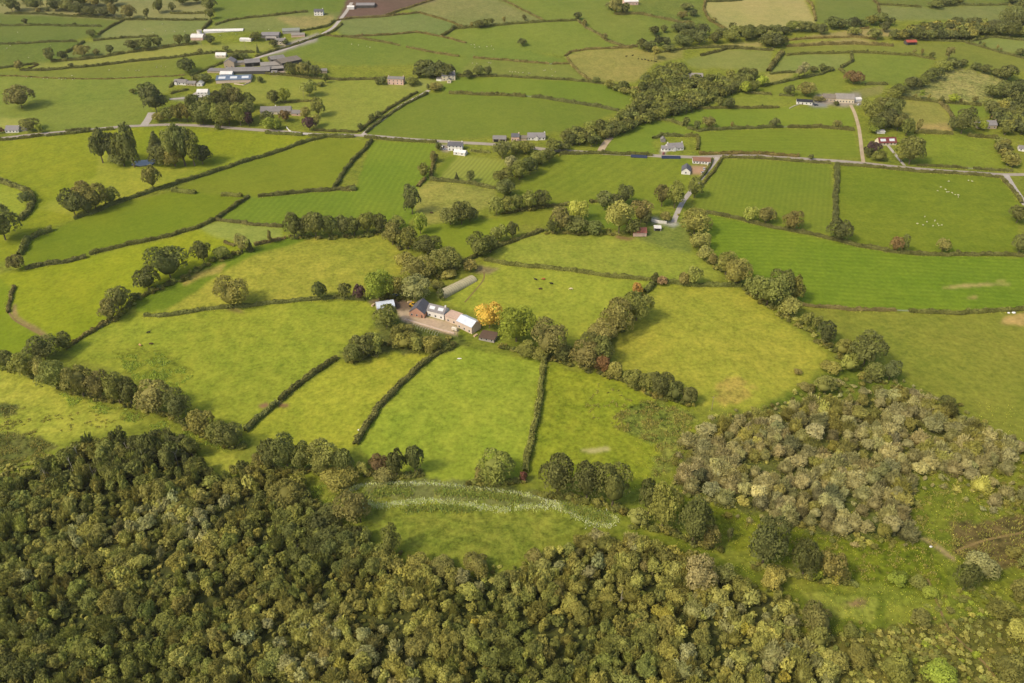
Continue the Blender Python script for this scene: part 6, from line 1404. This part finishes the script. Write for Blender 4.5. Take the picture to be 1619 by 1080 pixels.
# loose things
p = P(726, 567); o = MB().add([(-1.3, -.3, .06), (.2, -.6, .1), (1.5, -.25, .06), (1.2, .3, .12), (-.3, .2, .3), (-1.0, .35, .05)], [(0, 1, 4, 5), (1, 2, 3, 4), (0, 5, 4, 3, 2, 1)]).build('plastic_sheet', mat('white_plastic', (232, 228, 220), .5, .05), None); o.location = p; tag(o, 'crumpled white plastic sheet lying in the long pasture', 'sheet')
for i, (x, y, lab) in enumerate(((1594.5, 495.5, 'smaller white feed bag below the dark field hedge'), (1602.5, 495.5, 'larger white feed bag below the dark field hedge'), (568, 680.5, 'white feed bag caught in the long curving hedge'), (1471.5, 865, 'tiny white bag on the straw spoil bank'))):
    p = P(x, y); r = (.8, 1.1, .7, .6)[i]; V, F = ico(2); me = np_mesh('feed_bag', V*np.array([r*1.2, r*.8, r*.6]), F, [mat('white_plastic', (232, 228, 220))], smooth=True); o = link('feed_bag', me); o.location = p+Vector((0, 0, r*.45)); tag(o, lab, 'bag')
# ---------------------------------------------------------------- grazing animals: one skinned body each
def animal_mesh(name, nodes, edges, m):
    me = bpy.data.meshes.new(name); me.from_pydata([n[:3] for n in nodes], edges, []); o = bpy.data.objects.new(name, me); C.objects.link(o)
    md = o.modifiers.new('skin', 'SKIN'); sv_ = me.skin_vertices[0].data
    for i, n in enumerate(nodes): sv_[i].radius = (n[3], n[3]); sv_[i].use_root = (i == 0)
    o.modifiers.new('sub', 'SUBSURF').levels = 1; o.modifiers['sub'].render_levels = 1
    dg = bpy.context.evaluated_depsgraph_get(); r = bpy.data.meshes.new_from_object(o.evaluated_get(dg)); bpy.data.objects.remove(o); r.materials.clear(); r.materials.append(m); r.name = name
    return r
def quadruped(name, L, H, body, neck_down, m, leg=.07):
    b = H*.66; n = [(0, 0, b, body), (L*.28, 0, b+.02, body*.95), (-L*.30, 0, b+.03, body*.9), (-L*.42, 0, b, body*.6), (L*.42, 0, b+.06, body*.6)]
    e = [(0, 1), (0, 2), (2, 3), (1, 4)]
    if neck_down: n += [(L*.60, 0, b*.62, body*.36), (L*.70, 0, b*.28, body*.30), (L*.80, 0, b*.12, body*.17)]
    else: n += [(L*.58, 0, b+.28*H, body*.40), (L*.70, 0, b+.30*H, body*.34), (L*.86, 0, b+.20*H, body*.20)]
    e += [(4, 5), (5, 6), (6, 7)]
    for s in (-1, 1):
        i = len(n); n += [(L*.30, s*body*.55, b-body*.5, leg*1.6), (L*.30, s*body*.6, b*.38, leg), (L*.31, s*body*.6, .03, leg*.8)]; e += [(1, i), (i, i+1), (i+1, i+2)]
        i = len(n); n += [(-L*.32, s*body*.55, b-body*.35, leg*1.9), (-L*.26, s*body*.6, b*.52, leg*1.2), (-L*.36, s*body*.6, b*.33, leg*.9), (-L*.34, s*body*.6, .03, leg*.8)]; e += [(2, i), (i, i+1), (i+1, i+2), (i+2, i+3)]
    i = len(n); n += [(-L*.52, 0, b-.05, leg*.5), (-L*.54, 0, b*.5, leg*.35)]; e += [(3, i), (i, i+1)]
    return animal_mesh(name, n, e, m)
WOOL = mat('wool', (196, 190, 152), .95, .12, 3)
SHEEP = [quadruped('sheep', 1.25, .85, .33, True, WOOL, .05), quadruped('sheep', 1.25, .85, .33, False, WOOL, .05)]
FL = [('white sheep in the string along the brown fence bank', 'sheep by the brown fence bank', '42,123.6 50,123.6 69,125 75,125 90,124 94,124.6 98,126.5 104,125.4 115,126.6 118,125.2 114,120.4'),
      ('white sheep in the dark rushy corner field', 'sheep in the rushy corner field', '16,73 11,77 45,91.5 28,52 80,72.5'),
      ('white sheep in the large pasture above the farmyards', 'sheep above the farmyards', '248,107 262,106.5 255,105.4 203,111.5 215,112.4 220,112 173,111.4'),
      ('white sheep in the field behind the slurry tank', 'sheep behind the slurry tank', '257,38.5 262,49.5 229,47.5 242,52 276,50.5 292,50.4 306,49.5 348,57 373,54.5 425,47.5'),
      ('white sheep on the green slope below the ploughed field', 'sheep below the ploughed field', '556,70.5 567,72 580,73.6 585,75.5'),
      ('white sheep beside the thin far hedge gap', 'sheep by the far hedge gap', '745,71.4 751,75.5 758,74.8 770,74.5 777,73.4 780,78.6 750,71.6'),
      ('white sheep on the strip above the hedge with bushes', 'sheep on the hedge strip', '747,100.6 754,101 773,99.6 776,100.4 806,113.6 810,114.6 815,114.4 820,115.5 827,115.4 836,116.4 838,117 860,112.5 872,110.5 878,114.5 873,120.4 862,111.6'),
      ('white sheep scattered high in the large field by the junction', 'sheep high in the junction field', '1487,296.5 1495,300.5 1482,302.5 1497,304.5 1500,304 1505,305.6 1510,308.6 1515,309.4 1515,312.6 1531,286.4 1537,287.6 1500,287.4'),
      ('white sheep in the lower flock of the large junction field', 'sheep low in the junction field', '1462,343.4 1450,354.4 1459,356.5 1465,351.6 1478,349.6 1482,354.6 1475,357.6 1484,357.4 1489,356.6')]
rs = np.random.default_rng(3)
for lab, gr, line in FL:
    for x, y in pts(line):
        p = P(x, y); o = link('sheep', SHEEP[int(rs.integers(0, 2))]); o.location = p+Vector((0, 0, -.03)); o.rotation_euler = (0, 0, rs.uniform(0, 6.28)); s = rs.uniform(.95, 1.15); o.scale = (s, s, s); tag(o, lab, 'sheep', gr)
CT = {'black': (44, 40, 38), 'red': (168, 92, 56), 'brown': (92, 66, 50), 'cream': (216, 198, 156), 'tan': (206, 158, 108)}
CM = {k: (quadruped('cow', 2.3, 1.45, .46, k in ('red', 'brown', 'tan', 'cream'), mat('hide_'+k, v, .85, .12, 2), .1)) for k, v in CT.items()}
COWS = [(847, 443, 'black', 2.6, 'black cow in the paddock, left of the reddish one'), (859.5, 442.5, 'red', 3.0, 'reddish brown cow beside the black cow in the paddock'), (872, 449.5, 'black', 2.9, 'black cow below the reddish one in the paddock'), (854, 458, 'brown', .2, 'dark brown calf lying lowest in the paddock'), (903, 458, 'cream', 3.1, 'cream cow alone on the right of the paddock'),
        (235, 527, 'black', .4, 'black cow in the bull field above the green patch'), (222, 547, 'tan', 2.5, 'tan and white cow in the bull field'), (239, 545, 'brown', .3, 'dark brown cow lying behind the tan one'), (682, 337.5, 'brown', 0, 'dark cow alone in the dry yellow field')]
for x, y, k, r, lab in COWS:
    o = link('cow', CM[k]); o.location = P(x, y); o.rotation_euler = (0, 0, r); tag(o, lab, 'cow')
for i, (x, y) in enumerate(pts('990,90 1000,88.5 1009,94 1015,95 1020,95 1025,96.5 1030,97 1034,97.6 1037,98')):
    o = link('cow', CM['black']); o.location = P(x, y); o.rotation_euler = (0, 0, i*.7); tag(o, 'black cow in the herd beside the open branched tree', 'cow', 'black cattle herd')
# ---------------------------------------------------------------- reeds, rushes and rough grass
def blades(name, spots, h, wd, cols, label, spread=.5, n=7):
    rr = np.random.default_rng(len(spots)); S = np.array(spots); m = len(S)*n; base = np.repeat(S, n, 0)+rr.normal(0, spread, (m, 2))
    z = hz(base[:, 0], base[:, 1]); a = rr.uniform(0, 6.28, m); hh = h*rr.uniform(.6, 1.25, m); lx = rr.normal(0, .3, m)*hh; ly = rr.normal(0, .3, m)*hh; w_ = wd*rr.uniform(.6, 1.3, m)
    b0 = np.stack([base[:, 0]-np.cos(a)*w_, base[:, 1]-np.sin(a)*w_, z-.05], 1); b1 = np.stack([base[:, 0]+np.cos(a)*w_, base[:, 1]+np.sin(a)*w_, z-.05], 1)
    m0 = b0+np.stack([lx*.4, ly*.4, hh*.7], 1); m1 = b1+np.stack([lx*.4, ly*.4, hh*.7], 1); tp = np.stack([base[:, 0]+lx, base[:, 1]+ly, z+hh], 1)
    V = np.stack([b0, b1, m1, tp, m0], 1).reshape(-1, 3); i = np.arange(m)[:, None]*5; F = np.concatenate([i+np.array([[0, 1, 2]]), i+np.array([[0, 2, 4]]), i+np.array([[4, 2, 3]])])
    ci = rr.integers(0, len(cols), m); T = np.array([[*alb(c, KL), 1] for c in cols])[ci]; T = np.repeat(T, 5, 0)
    me = np_mesh(name, V, F, [LEAFMASS], {'vary': ('FLOAT', np.repeat(rr.uniform(.3, .8, m), 5)), 'tint': ('FLOAT_COLOR', T)}); return tag(link(name, me), label, kind='stuff')
def band(line, wpx, count, rr):
    L = np.array(pts(line)); t = rr.uniform(0, len(L)-1, count); i = np.minimum(t.astype(int), len(L)-2); q = L[i]+(L[i+1]-L[i])*(t-i)[:, None]; q[:, 1] += rr.normal(0, wpx, count); q[:, 0] += rr.normal(0, 3, count)
    return [tuple(P(*v)[:2]) for v in q]
rr = np.random.default_rng(77)
pale = band('552,775 575,767 620,764.5 680,764.5 740,770 800,778 850,786 885,797', 1.2, 460, rr)+band('572,797 600,800 640,795 680,792 740,798 785,806 830,802 878,800 905,813 940,828 970,831', 2.6, 900, rr)+band('880,797 930,807 968,817 973,826', 2.0, 170, rr)+band('546,777 550,790 575,797', 3, 200, rr)
blades('white_reeds', pale, .75, .085, [(204, 198, 152), (184, 180, 124), (162, 164, 100), (140, 148, 78), (128, 136, 62)], 'white plumed reeds in two curving bands', .6, 6)
green = band('640,806 700,803 745,808', 2.5, 260, rr)+band('590,782 620,776 650,780', 4, 200, rr)+band('690,778 760,782 820,790', 3, 420, rr)+band('890,798 930,812 965,822', 5, 420, rr)+band('560,788 580,790', 5, 100, rr)
blades('green_reeds', green, 1.1, .16, [(104, 114, 50), (98, 110, 54), (114, 120, 50), (120, 116, 54)], 'blue green reeds between the white bands', .7, 6)
def clump(poly, count, seed):
    rq = np.random.default_rng(seed); pa = np.array(pts(poly)); out = []
    while len(out) < count:
        u, v = rq.uniform(pa[:, 0].min(), pa[:, 0].max()), rq.uniform(pa[:, 1].min(), pa[:, 1].max())
        if inpoly(np.array([u]), np.array([v]), [tuple(q) for q in pa])[0] and math.sin(u*.13)+math.sin(v*.31+u*.05)+rq.normal(0, .6) > .1: out.append(tuple(P(u, v)[:2]))
    return out
rush = clump('985,640 1040,632 1100,660 1092,700 1060,745 1035,755 1035,700 1000,690 965,668', 420, 1)+clump('0,640 40,645 60,690 100,712 40,735 -40,750 -40,640', 360, 2)+clump('1430,800 1520,760 1640,800 1640,900 1560,890 1480,870', 340, 3)+clump('1160,810 1300,850 1440,855 1500,890 1480,925 1340,915 1200,865', 300, 4)+clump('950,600 1040,660 1000,700 920,650', 70, 6)+clump('60,660 230,640 250,665 90,690', 60, 8)
blades('rushes', rush, .8, .16, [(108, 104, 48), (98, 98, 46), (118, 108, 54)], 'dark rush tufts scattered through the wet pasture', .5, 9)
dock = clump('90,620 170,640 240,660 330,690 360,715 300,700 200,665 110,640', 260, 7)+clump('180,565 250,558 305,595 280,612 215,600', 240, 9)+clump('480,775 540,760 560,790 500,800', 120, 10)
blades('weeds', dock, .7, .2, [(124, 134, 50), (114, 126, 50), (108, 118, 52)], 'blue green nettles and dock in patches', .6, 8)
bank = []
for ln in HEDGE_LINES:
    if ln[0][1] > 190:
        Wp = [P(*q) for q in ln]; rq = np.random.default_rng(abs(int(ln[0][0])))
        for a, b in zip(Wp[:-1], Wp[1:]):
            d = b-a; nn_ = Vector((-d.y, d.x, 0)).normalized()
            for _ in range(int(d.length*1.1)): q = a+d*rq.uniform()+nn_*(rq.choice([-1, 1])*rq.uniform(1.0, 2.5)); bank.append((q.x, q.y))
blades('bank_grass', bank, .5, .13, [(122, 120, 48), (104, 108, 46), (138, 128, 62), (96, 100, 46)], 'uncut grass along the foot of the hedges', .5, 5)
rough = [tuple(P(u, v)[:2]) for u, v in zip(np.random.default_rng(12).uniform(1000, 1640, 2600), np.random.default_rng(13).uniform(640, 1090, 2600)) if not inpoly(np.array([u]), np.array([v]), WOOD)[0]]
blades('rough_grass', rough, .45, .14, [(128, 130, 44), (112, 118, 42), (146, 138, 60), (104, 108, 44)], 'long rough grass over the bog margins', .9, 6)
# ---------------------------------------------------------------- the thin grey air that pales the far hills
hm = bpy.data.materials.new('haze'); hm.use_nodes = True; ht_ = hm.node_tree; ht_.nodes.clear(); ho = ht_.nodes.new('ShaderNodeOutputMaterial'); hv = ht_.nodes.new('ShaderNodeVolumePrincipled')
hv.inputs['Color'].default_value = (.95, .90, .78, 1); hv.inputs['Density'].default_value = .00004; hv.inputs['Anisotropy'].default_value = .3; ht_.links.new(hv.outputs[0], ho.inputs['Volume'])
tag(MB().box(-4600, 4600, -1000, 4600, -30, 330).build('haze', hm), 'thin pale haze over the valley', kind='stuff')
